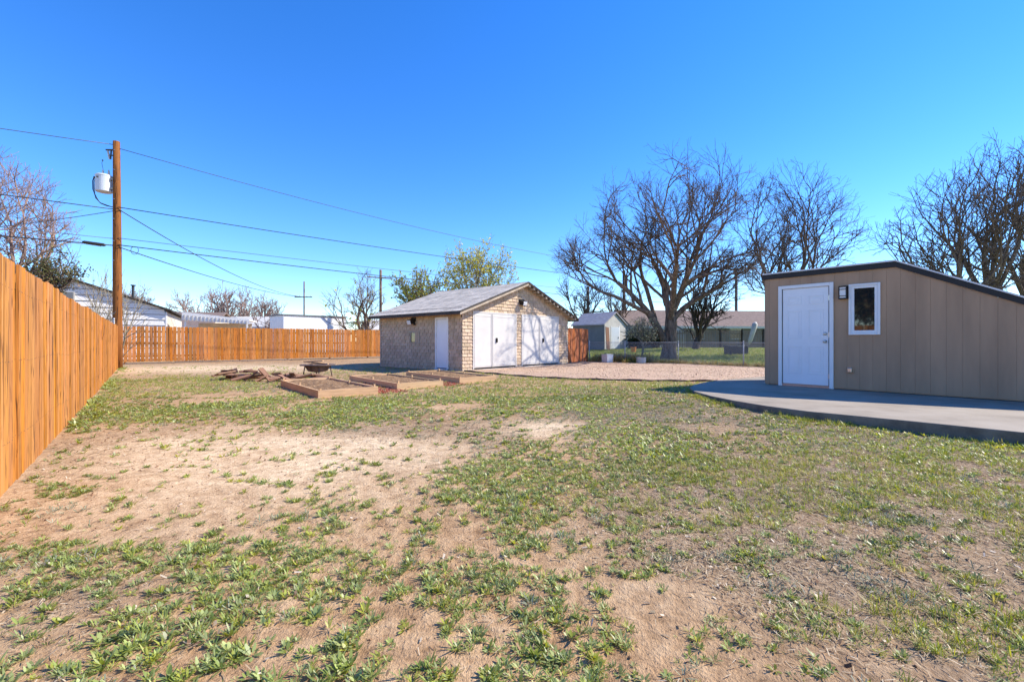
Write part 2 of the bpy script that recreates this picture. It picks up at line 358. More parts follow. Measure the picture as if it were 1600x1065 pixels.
c = mixc(nt, ramp(nt, fc, [(0.62, (0,)*3), (0.75, (0.5,)*3)]), c, (0.60,0.49,0.38))
nt.links.new(c, p.inputs['Base Color']); p.inputs['Roughness'].default_value = 0.95; p.inputs['Specular IOR Level'].default_value = 0.15
hh = math_(nt, 'ADD', math_(nt, 'ADD', math_(nt, 'MULTIPLY', fb, 2.2), math_(nt, 'MULTIPLY', fc, 0.7)), math_(nt, 'MULTIPLY', fd, 0.6)); bump(nt, p, hh, 0.75, 0.02); M['ground'] = m

# ------------------------------------------------------------------ ground
BARE = [(-2.15,4.21,1.45,1.08,1.00),(-3.34,4.76,1.00,0.87,0.70),(0.41,5.72,0.49,0.50,0.90),(-1.42,5.00,1.00,0.51,0.60),(-4.48,4.54,0.69,1.05,0.45),(-0.79,3.47,0.34,0.38,0.35),(-0.82,2.41,0.24,0.26,0.30),(-0.35,1.74,0.22,0.15,0.55),(0.60,2.11,0.36,0.12,0.70),(0.82,1.98,0.25,0.12,0.60),(0.24,2.40,0.27,0.18,0.35),(0.55,1.76,0.15,0.12,0.45),(1.08,1.65,0.26,0.14,0.75),(0.29,1.55,0.15,0.09,0.50),(-1.83,1.84,0.26,0.20,0.40),(-1.92,2.64,0.41,0.16,0.50),(-0.77,1.68,0.14,0.11,0.35),(-6.01,8.80,0.75,0.79,0.70),(-1.09,7.66,0.87,0.45,0.60),(-12.10,18.20,4.38,2.53,1.00),(2.58,5.34,0.46,0.51,0.40),(-0.26,2.65,0.23,0.27,0.30),(2.33,2.40,0.21,0.15,0.40),(-0.68,1.98,0.17,0.12,0.20)]
GREEN = [(-8.50,11.26,2.47,3.23,0.80),(-3.47,6.46,1.19,0.85,0.75),(-5.62,6.77,1.14,1.17,0.60),(-2.50,7.36,1.56,0.97,0.60),(-1.09,9.61,2.72,1.41,0.95),(1.00,8.82,2.00,0.99,0.70),(-2.44,2.57,0.44,0.34,0.75),(-1.86,2.34,0.53,0.28,0.60),(-1.23,1.86,0.60,0.31,0.75),(-1.59,1.65,0.28,0.17,0.50),(-1.28,2.65,0.34,0.27,0.45),(-0.85,2.15,0.27,0.23,0.45),(0.37,3.78,0.90,0.82,0.70),(1.19,4.28,0.72,0.93,0.60),(0.58,2.26,0.23,0.20,0.50),(0.08,1.99,0.25,0.25,0.50),(0.82,1.86,0.19,0.18,0.60),(1.78,5.04,1.07,0.81,0.55),(2.49,5.02,0.71,0.64,0.70),(-0.91,3.19,0.36,0.39,0.35),(-0.18,3.21,0.54,0.53,0.50),(-0.12,2.16,0.37,0.36,0.35),(-0.54,1.58,0.27,0.16,0.55),(-0.22,1.55,0.20,0.12,0.50)]
GRASS = [(4.41,5.17,1.32,0.55,0.90),(4.55,4.70,0.87,0.45,0.90),(3.24,3.01,0.29,0.69,1.00),(1.41,1.85,0.50,0.26,0.75),(1.75,1.77,0.40,0.28,0.60),(2.22,3.53,0.98,0.80,0.50),(3.20,3.53,0.69,0.80,0.45),(3.61,10.16,1.73,0.92,0.50),(1.62,3.82,0.86,0.56,0.50),(-9.96,12.06,2.49,3.33,0.50),(1.33,2.84,0.44,0.26,0.40),(1.95,13.71,3.51,1.44,0.40),(4.54,4.21,0.36,0.45,0.50)]
PALE = [(1.32,6.23,1.14,0.99,0.90),(3.20,6.47,1.01,0.96,0.70),(-0.19,6.71,0.76,0.69,0.50),(3.49,5.36,0.68,0.66,0.70),(-2.19,6.43,0.91,0.63,0.30),(-0.57,5.01,0.64,0.58,0.40),(2.08,7.32,1.56,0.68,0.60),(-6.31,11.70,1.49,1.40,0.60)]
BROWN = [(1.18,2.54,0.54,0.41,1.00),(1.25,2.15,0.34,0.23,0.80),(1.04,3.07,0.39,0.42,0.60),(-4.20,4.05,0.74,0.84,0.70),(-4.41,5.07,0.78,0.98,0.60),(-1.94,1.85,0.29,0.26,0.70),(-1.52,5.37,1.06,0.73,0.60),(2.34,3.04,0.92,0.82,0.55),(2.09,2.29,0.52,0.40,0.60),(-0.81,5.73,0.98,0.59,0.50),(-7.08,7.42,0.63,1.41,0.30)]
def field(L, x, y):
    wx = x+0.35*(fbm(x, y, 0.9, 3, 41)-0.5)*(1+0.08*y); wy = y+0.5*(fbm(x, y, 0.9, 3, 77)-0.5)*(1+0.1*y)
    r = np.zeros(np.shape(x))
    for cx, cy, rx, ry, a in L:
        d = ((wx-cx)/(rx*1.15))**2+((wy-cy)/(ry*1.15))**2
        r = r+a*np.exp(-d*1.1)
    return r
def lawn_mask(x, y):
    e = (x-8.2)*0.70+(y-22.1)*0.72
    return sstep(0.1, 0.9, e+0.8*(fbm(x, y, 1.5, 3, 3)-0.5))*(x > 2)
def micro(x, y):
    near = 1-sstep(5, 14, np.hypot(x, y))
    return near*(0.022*(fbm(x, y, 0.30, 4, 21)-0.5)+0.012*(fbm(x, y, 0.09, 3, 23)-0.5))
def gzf(x, y): return gz(x, y)+micro(x, y)
def ground():
    ys = [-30., -12., -5., -2., 0.0, 0.6, 1.0]
    while ys[-1] < 700: ys.append(ys[-1]+max(0.016, 0.0075*ys[-1]**1.35))
    ys = np.array(ys)
    u = np.sinh(np.linspace(-4.9, 4.9, 381)); u = u/u.max()
    xs = np.concatenate([u*700]) ; xs = np.sort(xs)
    X, Y = np.meshgrid(xs, ys); Z = gzf(X, Y)
    V = np.stack([X.ravel(), Y.ravel(), Z.ravel()], 1)
    ny, nx = X.shape; i = np.arange(ny-1)[:, None]*nx+np.arange(nx-1)[None, :]; i = i.ravel()
    F = np.stack([i, i+1, i+1+nx, i+nx], 1)
    x, y = V[:, 0], V[:, 1]
    sandm = np.clip(0.04+field(BARE[:4]+BARE[19:20], x, y)*1.05+0.25*field(BARE[5:], x, y), 0, 1)*(0.5+0.5*unif(fbm(x, y, 0.5, 4, 9), 0.5))
    lit = np.clip(field(BROWN, x, y)*0.9+field(GRASS, x, y)*0.5+field(PALE, x, y)*0.4+0.60*sstep(0.6, 1.6, x)*(y < 10)+0.45*sstep(11, 15, y)*(x < 3), 0, 0.95)
    lit = lit*(0.55+0.45*unif(fbm(x, y, 0.35, 4, 15), 0.45))*(1-0.8*np.clip(field(BARE, x, y), 0, 1))
    col = np.stack([np.clip(sandm, 0, 1), np.clip(lit, 0, 1), lawn_mask(x, y)], 1)
    o = link('ground', np_mesh('ground', V, F, True, col), M['ground']); tag(o, kind='structure')
ground()

def sheet(name, poly, dz, m, sub=0.35):
    """a sheet draped over the ground: a fine grid cut to an outline by fanning the boundary cells"""
    import bmesh
    bm = bmesh.new(); vs = [bm.verts.new((x, y, 0)) for x, y in poly]; f = bm.faces.new(vs)
    xs = [p[0] for p in poly]; ys = [p[1] for p in poly]
    for a in np.arange(min(xs)+sub, max(xs), sub): bmesh.ops.bisect_plane(bm, geom=bm.verts[:]+bm.edges[:]+bm.faces[:], plane_co=(a,0,0), plane_no=(1,0,0))
    for a in np.arange(min(ys)+sub, max(ys), sub): bmesh.ops.bisect_plane(bm, geom=bm.verts[:]+bm.edges[:]+bm.faces[:], plane_co=(0,a,0), plane_no=(0,1,0))
    P = np.array([v.co[:2] for v in bm.verts]); Z = gzf(P[:, 0], P[:, 1])
    for v, z in zip(bm.verts, Z): v.co.z = z+dz
    me = bpy.data.meshes.new(name); bm.to_mesh(me); bm.free()
    me.polygons.foreach_set('use_smooth', np.ones(len(me.polygons), bool))
    o = link(name, me, m); tag(o, kind='structure'); return o
sheet('gravel_drive', GRAVEL, 0.022, M['gravel'])
# steel edging between gravel and yard
edge_pts = [(-1.75,16.40),(-0.75,15.27),(0.3,14.12),(1.3,13.22),(2.4,12.62),(3.5,12.22),(4.6,12.19),(5.5,12.27),(6.1,12.0)]
fe = []
for (a, b) in zip(edge_pts[:-1], edge_pts[1:]):
    for t in np.linspace(0, 1, 5)[:-1]: fe.append((a[0]+(b[0]-a[0])*t, a[1]+(b[1]-a[1])*t))
fe.append(edge_pts[-1]); me_ = MB(); n = len(fe); vv = []
for i, (x, y) in enumerate(fe):
    a = fe[max(i-1, 0)]; b = fe[min(i+1, n-1)]; d = Vector((b[0]-a[0], b[1]-a[1])).normalized(); nx_, ny_ = -d.y*0.006, d.x*0.006
    z = gz1(x, y); h = 0.05+0.012*math.sin(i*1.7)
    vv += [(x-nx_, y-ny_, z-0.1), (x-nx_, y-ny_, z+h), (x+nx_, y+ny_, z+h), (x+nx_, y+ny_, z-0.1)]
fs = []
for i in range(n-1):
    for j in range(4): fs.append((i*4+j, i*4+(j+1) % 4, (i+1)*4+(j+1) % 4, (i+1)*4+j))
me_.add(vv, fs)
tag(me_.build('garden_edging', M['rust']), 'thin rusty steel edging strip between gravel drive and weedy yard', 'edging')
# concrete slab
s = MB(); s.prism(SLAB, -0.10, 0.15)
slab = s.build('concrete_slab', M['concrete']); slab.data.materials.append(M['darkconcrete'])
for f_ in slab.data.polygons:
    if abs(f_.normal.z) < 0.5: f_.material_index = 1  # side faces get a darker concrete than the top
slab_mats = 2; bevel(slab, 0.012, 2); tag(slab, 'curved pale concrete slab in front of the taupe shed', 'slab')

# ------------------------------------------------------------------ left fence (boards one by one)
def board_mesh(w, h, t=0.017, dog=0.0, seed=0):
    """picket standing on z=0, front face toward -y, slightly cupped and with uneven edges"""
    r = random.Random(seed); b = MB(); n = 5; L = []; Rr = []
    for i in range(n):
        z = h*i/(n-1); L.append((-w/2+r.uniform(-0.0025, 0.0025), z)); Rr.append((w/2+r.uniform(-0.0025, 0.0025), z))
    if dog:
        L[-1] = (-w/2, h-dog); Rr[-1] = (w/2, h-dog); poly = Rr+[(w/2-dog, h), (-w/2+dog, h)]+L[::-1]
    else: poly = Rr+L[::-1]
    b.prism(poly, 0, t, 'y'); return b.mesh('fence_board')
LF0 = np.array((-16.55, 18.85)); LFd = -E2                        # from the far corner toward and past the camera
lf = thing('wooden_fence', 'long orange stained board fence along the left edge of the yard', 'fence', (LF0[0], LF0[1], 0), math.atan2(LFd[1], LFd[0]))
variants = [board_mesh(0.139, 1.745, 0.018, 0, i) for i in range(6)]
for v_ in variants: v_.materials.append(M['fence'])
nl = MB()
for z in (0.36, 0.97, 1.53):
    for dx in (-0.045, 0.045): nl.prism([(dx+0.0042*math.cos(a), z+0.0042*math.sin(a)) for a in np.linspace(0, 2*math.pi, 7)[:-1]], -0.0018, -0.0002, 'y')
nail_mesh = nl.mesh('nail_heads'); nail_mesh.materials.append(M['rust'])
LEN = 21.5; x = 0.07; i = 0; rr = random.Random(3)
while x < LEN:
    w = LFd*x+LF0; z0 = gz1(*w)-0.015
    # local +y of this frame points into the yard (E1 side)
    o = link('board', variants[i % 6], None, lf, (x, rr.uniform(-0.004, 0.007), z0+0.010*math.sin(x*1.1)+0.008*math.sin(x*2.9)+rr.uniform(-0.008, 0.008)), (rr.uniform(-0.006, 0.006), rr.uniform(-0.007, 0.007), math.pi+rr.uniform(-0.03, 0.03)))
    if 9.0 < x < 20.6: link('nail_heads', nail_mesh, None, o)['kind'] = 'stuff'
    x += 0.1425+rr.choice((0, 0, 0.002, 0.006, 0.011)); i += 1
for z in (0.35, 0.95, 1.5):
    b = MB(); b.box(0, LEN, -0.058, -0.02, z-0.045, z+0.045); b.build('rail', M['fence'], lf)
for k in range(10):
    b = MB(); b.box(k*2.38+0.02, k*2.38+0.11, -0.15, -0.06, -0.2, 1.72); b.build('post', M['fence'], lf)

# ------------------------------------------------------------------ back fence
BF0 = np.array((-18.9, 21.34))
bf = thing('wooden_fence', 'orange dog-eared picket fence across the back of the yard', 'fence', (BF0[0], BF0[1], 0), ROT1)
variants = [board_mesh(0.140, 1.74, 0.018, 0.022, i+20) for i in range(6)]
for v_ in variants: v_.materials.append(M['fence2'])
x = 0.05; i = 0; BL = 16.6
while x < BL:
    gap = 0.018 if (x < 3.7 or 8.6 < x < 10.9) else 0.007
    o = link('board', variants[rr.randrange(6)], None, bf, (x, rr.uniform(-0.004, 0.010), 0.10+rr.uniform(-0.012, 0.012)), (rr.uniform(-0.008, 0.008), rr.uniform(-0.008, 0.008), rr.uniform(-0.04, 0.04)))
    x += 0.141+gap+rr.uniform(-0.002, 0.003); i += 1
for z in (0.38, 1.0, 1.58):
    b = MB(); b.box(0, BL, 0.024, 0.062, z-0.045, z+0.045); b.build('rail', M['fence2'], bf)
for k in range(7):
    b = MB(); b.box(k*2.4+0.3, k*2.4+0.39, 0.064, 0.155, -0.2, 1.80); b.build('post', M['fence2'], bf)
# low board kerb under the back fence, in lengths
kb = thing('edging_boards', 'weathered grey kerb boards lying under the back picket fence', 'edging', (BF0[0], BF0[1], 0), ROT1)
for x0, x1, h, dy in ((0.35, 2.15, 0.07, -0.10), (2.25, 4.15, 0.10, -0.17), (4.3, 7.6, 0.075, -0.09), (7.7, 11.4, 0.065, -0.10), (11.5, 15.5, 0.06, -0.08)):
    b = MB(); b.box(x0, x1, dy-0.05, dy+0.03, -0.05, h); b.build('kerb_board', M['greyfence'], kb, rot=(0, 0, rr.uniform(-0.006, 0.006)))

# ------------------------------------------------------------------ garage
gar = thing('garage', 'tan shingle sided garage with two white double doors and gable roof', 'garage', (GC[0], GC[1], 0), GROT)
GW, GD, EV, SL = 7.0, 5.25, 2.32, 0.36                              # width, depth, wall height at the eaves, roof slope
RIDGE = EV+SL*GW/2
b = MB(); b.prism([(0.0,-0.1),(GW,-0.1),(GW,EV-0.05),(GW/2,RIDGE-0.05),(0.0,EV-0.05)], 0.0, GD, 'y'); b.build('wall', M['wallbase'], gar)
# openings: (x0,x1,z0,z1)
front_open = [(0.53,3.08,-0.2,2.25),(3.42,6.19,-0.2,2.25)]
side_open = [(0.72,1.48,-0.2,2.03),(2.46,3.09,1.02,1.50)]
def clip_half(poly, nx_, nz_, c):
    out = []; n = len(poly)
    for i in range(n):
        p, q = poly[i], poly[(i+1) % n]; dp = p[0]*nx_+p[1]*nz_-c; dq = q[0]*nx_+q[1]*nz_-c
        if dp <= 0: out.append(p)
        if (dp < 0 < dq) or (dq < 0 < dp):
            t = dp/(dp-dq); out.append((p[0]+(q[0]-p[0])*t, p[1]+(q[1]-p[1])*t))
    return out
def course(W, H, opens, roof, seed):
    r = random.Random(seed); res = []; ch = 0.131; row = 0; z = 0.02
    while z < H:
        x = -0.14*(row % 2)-r.uniform(0, 0.03)
        while x < W:
            w = 0.27+r.uniform(-0.012, 0.012); segs = [(max(0.0, x+0.009), min(W, x+w-0.009))]
            for ox0, ox1, oz0, oz1 in opens:
                if z+ch*0.5 < oz1 and z+ch*0.5 > oz0:
                    ns = []
                    for a, bb in segs:
                        if bb <= ox0 or a >= ox1: ns.append((a, bb))
                        else:
                            if a < ox0: ns.append((a, ox0))
                            if bb > ox1: ns.append((ox1, bb))
                    segs = ns
            for a, bb in segs:
                if bb-a < 0.03: continue
                poly = [(a, z-0.012+r.uniform(-0.006, 0.004)), (bb, z-0.012+r.uniform(-0.006, 0.004)), (bb, z+ch), (a, z+ch)]
                if roof:
                    poly = clip_half(poly, -SL, 1, EV-0.03); poly = clip_half(poly, SL, 1, EV-0.03+SL*W)
                if len(poly) >= 3: res.append(poly)
            x += w
        z += ch; row += 1
    return res
def shake(poly, side, r=random.Random(77)):
    """tapered shake: thick at its lower edge, thin at the top; each with its own paint fade"""
    z0 = min(p[1] for p in poly); z1 = z0+0.15; b = MB(); n = len(poly)
    def y(p): return -0.004-0.030*max(0, min(1, (z1-p[1])/0.15))
    fr = [(p[0], y(p), p[1]) for p in poly]; bk = [(p[0], 0.0, p[1]) for p in poly]
    b.add(fr+bk, [tuple(range(n))]+[(i, n+i, n+(i+1) % n, (i+1) % n) for i in range(n)])
    if side: b.v = [(yy, GD-xx, zz) for xx, yy, zz in b.v]           # onto the left wall, x running from back to front
    k = r.uniform(0.80, 1.08); b.c = [(k, k*r.uniform(0.96, 1.0), k*r.uniform(0.92, 1.0), 1.0)]*len(b.v)
    return b
def tinted(b, name):
    me = b.mesh(name); a = me.color_attributes.new('tint', 'FLOAT_COLOR', 'POINT'); a.data.foreach_set('color', np.array(b.c, np.float32).ravel()); return me
F_ = course(GW, RIDGE, front_open, True, 5)
S_ = course(GD, EV-0.02, [(GD-c1, GD-c0, z0, z1) for c0, c1, z0, z1 in side_open], False, 8)
F_.sort(key=lambda p: -p[0][1]); S_.sort(key=lambda p: -p[0][0])
nind = 0; rest = MB(); rest.c = []
for side, L in ((False, F_), (True, S_)):
    for poly in L:
        b = shake(poly, side)
        if nind < 300: link('shingle', tinted(b, 'shingle'), M['shake'], gar); nind += 1
        else: rest.add(b.v, b.f); rest.c += b.c
o = link('shingle_courses', tinted(rest, 'shingle_courses'), M['shake'], gar); o['kind'] = 'stuff'
# corner board, foundation line
b = MB(); b.box(-0.03, 0.0, GD-0.08, GD+0.02, 0.0, EV); b.build('corner_board', M['rafter'], gar)
b = MB(); b.box(-0.012, GW+0.012, -0.012, GD+0.01, -0.12, 0.03); b.build('foundation', M['concreteblock'], gar)
# roof
OV, OF, TH = 0.42, 0.36, 0.09
def roof_side(sgn):
    x0, x1 = (-OV, GW/2) if sgn < 0 else (GW/2, GW+OV)
    za = EV+SL*(x0 if sgn < 0 else GW-x0)+0.03; zb = EV+SL*(x1 if sgn < 0 else GW-x1)+0.03
    b = MB(); b.prism([(x0, za-TH*0.35),(x1, zb-TH*0.35),(x1, zb+0.0),(x0, za+0.0)], -OF, GD+0.3, 'y'); return b
rf = roof_side(-1).build('roof_slope', M['roof'], gar); rf2 = roof_side(1).build('roof_slope', M['roof'], gar)
# shingle rows as thin lapped strips, slightly uneven
for sgn, par in ((-1, rf), (1, rf2)):
    nrow = 27; rows = MB(); span = GW/2+OV; r = random.Random(11)
    for k in range(nrow):
        s0 = span*k/nrow; s1 = span*(k+1)/nrow+0.02; y = -OF-0.015
        while y < GD+0.3:
            w = 0.9+r.uniform(-0.1, 0.1); y2 = min(GD+0.31, y+w); lift = 0.010+r.uniform(0, 0.008)
            def P(s, yy, dz):
                xx = (-OV+s) if sgn < 0 else (GW+OV-s); return (xx, yy, EV+SL*(s-OV)+0.03+dz)
            vs_ = [P(s0-0.01, y+0.004, lift), P(s0-0.01, y2-0.004, lift), P(s1, y2-0.004, 0.004), P(s1, y+0.004, 0.004), P(s0-0.01, y+0.004, 0.001), P(s0-0.01, y2-0.004, 0.001)]
            rows.add(vs_, [(0,3,2,1) if sgn < 0 else (0,1,2,3), (4,0,1,5) if sgn < 0 else (5,1,0,4)])
            y = y2
    q = rows.build('roof_shingles', M['roof'], par); q['kind'] = 'stuff'
# dark rotten eave edges, rake boards and added blocks standing for sunlit dots under the right rake
b = MB(); b.box(-OV-0.02, -OV, -OF, GD+0.3, EV-SL*OV-0.09, EV-SL*OV+0.025); b.build('fascia', M['darkedge'], gar)
b = MB(); b.box(GW+OV, GW+OV+0.02, -OF, GD+0.3, EV-SL*OV-0.09, EV-SL*OV+0.025); b.build('fascia', M['darkedge'], gar)
def rake(x0, x1, z0, z1, dz0, dz1, y0, y1, mt, nm):
    b = MB(); b.prism([(x0, z0+dz0),(x1, z1+dz0),(x1, z1+dz1),(x0, z0+dz1)], y0, y1, 'y'); b.build(nm, mt, gar)
zt = RIDGE+0.03; ze = EV-SL*OV+0.03
rake(-OV, GW/2, ze, zt, -0.145, -0.036, -OF+0.0, -OF+0.03, M['rafter'], 'rake_board'); rake(GW/2, GW+OV, zt, ze, -0.115, -0.036, -OF+0.05, -OF+0.08, M['darkedge'], 'rake_board')
rake(-OV, GW/2, ze, zt, -0.05, 0.012, -OF-0.018, -OF-0.001, M['darkedge'], 'drip_edge'); rake(GW/2, GW+OV, zt, ze, -0.05, 0.012, -OF-0.018, -OF-0.001, M['darkedge'], 'drip_edge')
for k in range(13):
    t = (k+0.4)/13; x = GW/2+t*(GW/2+OV*0.85); z = zt-SL*(x-GW/2)
    b = MB(); b.box(x-0.05, x+0.05, -OF+0.02, 0.0, z-0.155, z-0.045); b.build('sunlit_dot', M['rafter'], gar)
for k in range(12):
    y = 0.1+k*0.46; b = MB(); b.prism([(-OV+0.01, ze-0.115),(0.0, ze+SL*OV-0.16),(0.0, ze+SL*OV-0.04),(-OV+0.01, ze-0.04)], y, y+0.045, 'y'); b.build('rafter_tail', M['rafter'], gar)
# double doors
for x0, x1, xs_ in ((0.53, 3.08, 1.60), (3.42, 6.19, 4.70)):
    d = MB(); d.box(x0+0.05, x1-0.05, -0.012, 0.0, 0.09, 2.21); dd = d.build('door_recess', M['dark'], gar)
    fr = MB(); fr.box(x0, x0+0.05, -0.045, 0.0, 0.05, 2.25); fr.box(x1-0.05, x1, -0.045, 0.0, 0.05, 2.25); fr.box(x0+0.05, x1-0.05, -0.045, 0.0, 2.195, 2.25); fr.build('door_frame', M['gdoor'], gar)
    for a, c in ((x0+0.058, xs_-0.006), (xs_+0.006, x1-0.058)):
        d = MB(); d.box(a, c, -0.038, -0.013, 0.10, 2.188); dd = d.build('door_leaf', M['gdoor'], gar); bevel(dd, 0.004)
        for q in ((a+0.02, a+0.09, 0.14, 2.15), (c-0.09, c-0.02, 0.14, 2.15)):
            t = MB(); t.box(q[0], q[1], -0.045, -0.0385, q[2], q[3]); bevel(t.build('batten', M['gdoor'], dd), 0.003)
        for q in ((a+0.09, c-0.09, 2.06, 2.15), (a+0.09, c-0.09, 0.14, 0.23)):
            t = MB(); t.box(q[0], q[1], -0.0447, -0.0385, q[2], q[3]); bevel(t.build('batten', M['gdoor'], dd), 0.003)
    t = MB(); t.box(xs_-0.035, xs_-0.006, -0.062, -0.0505, 0.10, 2.18); t.build('astragal', M['gdoor'], gar)
    h = MB(); h.box(xs_+0.20, xs_+0.27, -0.075, -0.039, 1.06, 1.24); h.tube([(xs_+0.235,-0.06,1.22),(xs_+0.235,-0.10,1.19),(xs_+0.235,-0.10,1.10),(xs_+0.235,-0.06,1.07)], 0.012, 6); h.build('door_handle', M['black'], gar)
# side door on the left wall (x = 0, facing -x); y runs back from the front corner
fr = MB(); fr.box(-0.05, 0.0, 0.72, 0.80, 0.06, 2.03); fr.box(-0.05, 0.0, 1.40, 1.48, 0.06, 2.03); fr.box(-0.05, 0.0, 0.80, 1.40, 1.95, 2.03); fr.build('side_door_frame', M['white'], gar)
d = MB(); d.box(-0.026, -0.004, 0.805, 1.395, 0.09, 1.945); bevel(d.build('side_door', M['door'], gar), 0.003)
d = MB(); d.box(-0.09, 0.0, 0.72, 1.48, 0.0, 0.058); d.build('side_door_sill', M['concreteblock'], gar)
# small boarded window
w = MB(); w.box(-0.035, 0.0, 2.46, 2.51, 1.02, 1.50); w.box(-0.035, 0.0, 3.04, 3.09, 1.02, 1.50); w.box(-0.035, 0.0, 2.51, 3.04, 1.02, 1.07); w.box(-0.035, 0.0, 2.51, 3.04, 1.45, 1.50); wf = w.build('window_frame', M['rafter'], gar)
g = MB(); g.box(-0.012, -0.004, 2.51, 3.04, 1.07, 1.45); g.build('window_pane', M['glass'], gar)
g = MB(); g.box(-0.020, -0.0125, 2.51, 2.78, 1.07, 1.45); g.build('window_board', M['shingle'], gar)
g = MB(); g.box(-0.03, -0.0205, 2.62, 2.65, 1.07, 1.45); g.build('muntin', M['rafter'], gar)
# flood lights
def lamp_box(loc, rot, label):
    t = thing('wall_light', label, 'wall light', loc, rot, None)
    b = MB(); b.box(-0.16, 0.16, -0.05, -0.021, 0.12, 0.27); b.build('bracket', M['black'], t)
    b = MB(); b.prism([(-0.05, 0.22),(-0.26, 0.15),(-0.22, 0.0),(-0.05, 0.03)], -0.15, 0.11, 'x'); b.build('lamp_hood', M['black'], t)
    b = MB(); b.prism([(-0.262, 0.148),(-0.275, 0.10),(-0.235, -0.01),(-0.222, 0.0)], -0.13, 0.09, 'x'); b.build('lamp_glass', M['frost'], t)
    b = MB(); b.lathe([(0.03,-0.06),(0.045,-0.05),(0.045,0.0),(0.03,0.02)], (0.14,-0.09,0.02), 12); b.build('sensor', M['black'], t)
def gw(x, y, z): 
    p = GC+GU*x+GV*y; return (p[0], p[1], z)
lamp_box(gw(3.42, 0, 2.62), GROT, 'black flood light under the gable of the tan garage')
lamp_box(gw(0, 2.86, 1.80), GROT-math.pi/2, 'black flood light on the shaded side wall of the garage')

# ------------------------------------------------------------------ taupe shed on the slab
SH0 = np.array((5.70, 10.06)); SHd = np.array((0.636, -0.772)); SROT = math.atan2(SHd[1], SHd[0])
SLB = 0.15
shed = thing('shed', 'taupe panelled bulkhead shed with white door and sloping black roof edge', 'shed', (SH0[0], SH0[1], SLB), SROT)
# local x along the front wall, local +y is behind the wall, front faces -y
def roof_z(x): return 2.40 if x <= 2.25 else 2.40-0.506*(x-2.25)
SEND, SDEP = 5.6, 2.1
b = MB(); b.prism([(0.0,0.012),(SEND,0.012),(SEND,roof_z(SEND)-0.07),(2.25,2.33),(0.0,2.33)], -0.0065, SDEP, 'y'); b.build('wall', M['siding'], shed)
holes = [(0.268, 1.284, -1, 2.162), (1.54, 2.03, 1.09, 2.08)]
x = 0.085; pk = [(0.0, 0.083)]
while x < SEND: pk.append((x+0.001, min(SEND, x+0.2032-0.0015))); x += 0.2032
for a, c in pk:
    cuts = sorted({a, c, *[h for hh in holes for h in hh[:2] if a < h < c], })
    for u0, u1 in zip(cuts[:-1], cuts[1:]):
        if u1-u0 < 0.004: continue
        mid = (u0+u1)/2; zs = [(0.03, None)]
        for h in holes:
            if h[0] < mid < h[1]:
                zs = [(h[3], None)] if h[2] < 0 else [(0.03, h[2]), (h[3], None)]
        for z0, z1 in zs:
            b = MB(); zt0 = roof_z(u0)-0.06 if z1 is None else z1; zt1 = roof_z(u1)-0.06 if z1 is None else z1
            b.prism([(u0, z0),(u1, z0),(u1, zt1)]+([(2.25, roof_z(2.25)-0.06)] if u0 < 2.25 < u1 and z1 is None else [])+[(u0, zt0)], -0.014, -0.0067, 'y'); b.build('siding_panel', M['siding'], shed)
b = MB(); b.box(-0.018, -0.002, -0.016, 0.10, 0.03, 2.33); b.build('corner_trim', M['siding'], shed)
# roof deck, black fascia and drip edge
def strip(x0, x1, d0, d1, y0, y1, mt, nm, par=shed):
    b = MB(); b.prism([(x0, roof_z(x0)+d0),(x1, roof_z(x1)+d0),(x1, roof_z(x1)+d1),(x0, roof_z(x0)+d1)], y0, y1, 'y'); return b.build(nm, mt, par)
for a, c in ((-0.05, 2.25), (2.25, SEND)):
    strip(a, c, -0.062, 0.044, -0.046, -0.0145, M['black'], 'fascia')
    strip(a, c, 0.0445, 0.072, -0.06, SDEP+0.05, M['drip'], 'roof_sheet')
b = MB(); b.box(-0.075, -0.0505, -0.046, SDEP+0.05, 2.338, 2.444); b.build('fascia', M['black'], shed)
# door
fr = MB()
fr.box(0.268, 0.338, -0.045, -0.001, 0.0, 2.162); fr.box(1.214, 1.284, -0.045, -0.001, 0.0, 2.162); fr.box(0.338, 1.214, -0.045, -0.001, 2.092, 2.162)
fo = fr.build('door_frame', M['white'], shed); bevel(fo, 0.006, 2)
b = MB(); b.box(0.338, 1.214, -0.028, -0.0096, 0.004, 0.045); b.build('threshold', M['steel'], shed)
b = MB(); b.box(0.338, 0.352, -0.013, -0.0096, 0.045, 2.092); b.box(1.198, 1.214, -0.013, -0.0096, 0.045, 2.092); b.build('door_gap', M['darkgrey'], shed)
d = MB(); d.box(0.354, 1.196, -0.020, -0.0096, 0.055, 2.084); dr = d.build('door', M['door'], shed); bevel(dr, 0.003)
for cx in (0.575, 0.975):
    for z0, z1 in ((0.28, 0.86), (1.02, 1.62), (1.74, 1.92)):
        p_ = MB(); w2 = 0.135
        # raised moulding ring and fielded panel
        for q in ((cx-w2, cx+w2, z0, z0+0.022), (cx-w2, cx+w2, z1-0.022, z1), (cx-w2, cx-w2+0.022, z0+0.022, z1-0.022), (cx+w2-0.022, cx+w2, z0+0.022, z1-0.022)):
            p_.box(q[0], q[1], -0.027, -0.0202, q[2], q[3])
        p_.box(cx-w2+0.05, cx+w2-0.05, -0.026, -0.0202, z0+0.05, z1-0.05)
        bevel(p_.build('door_panel', M['door'], dr), 0.005, 2)
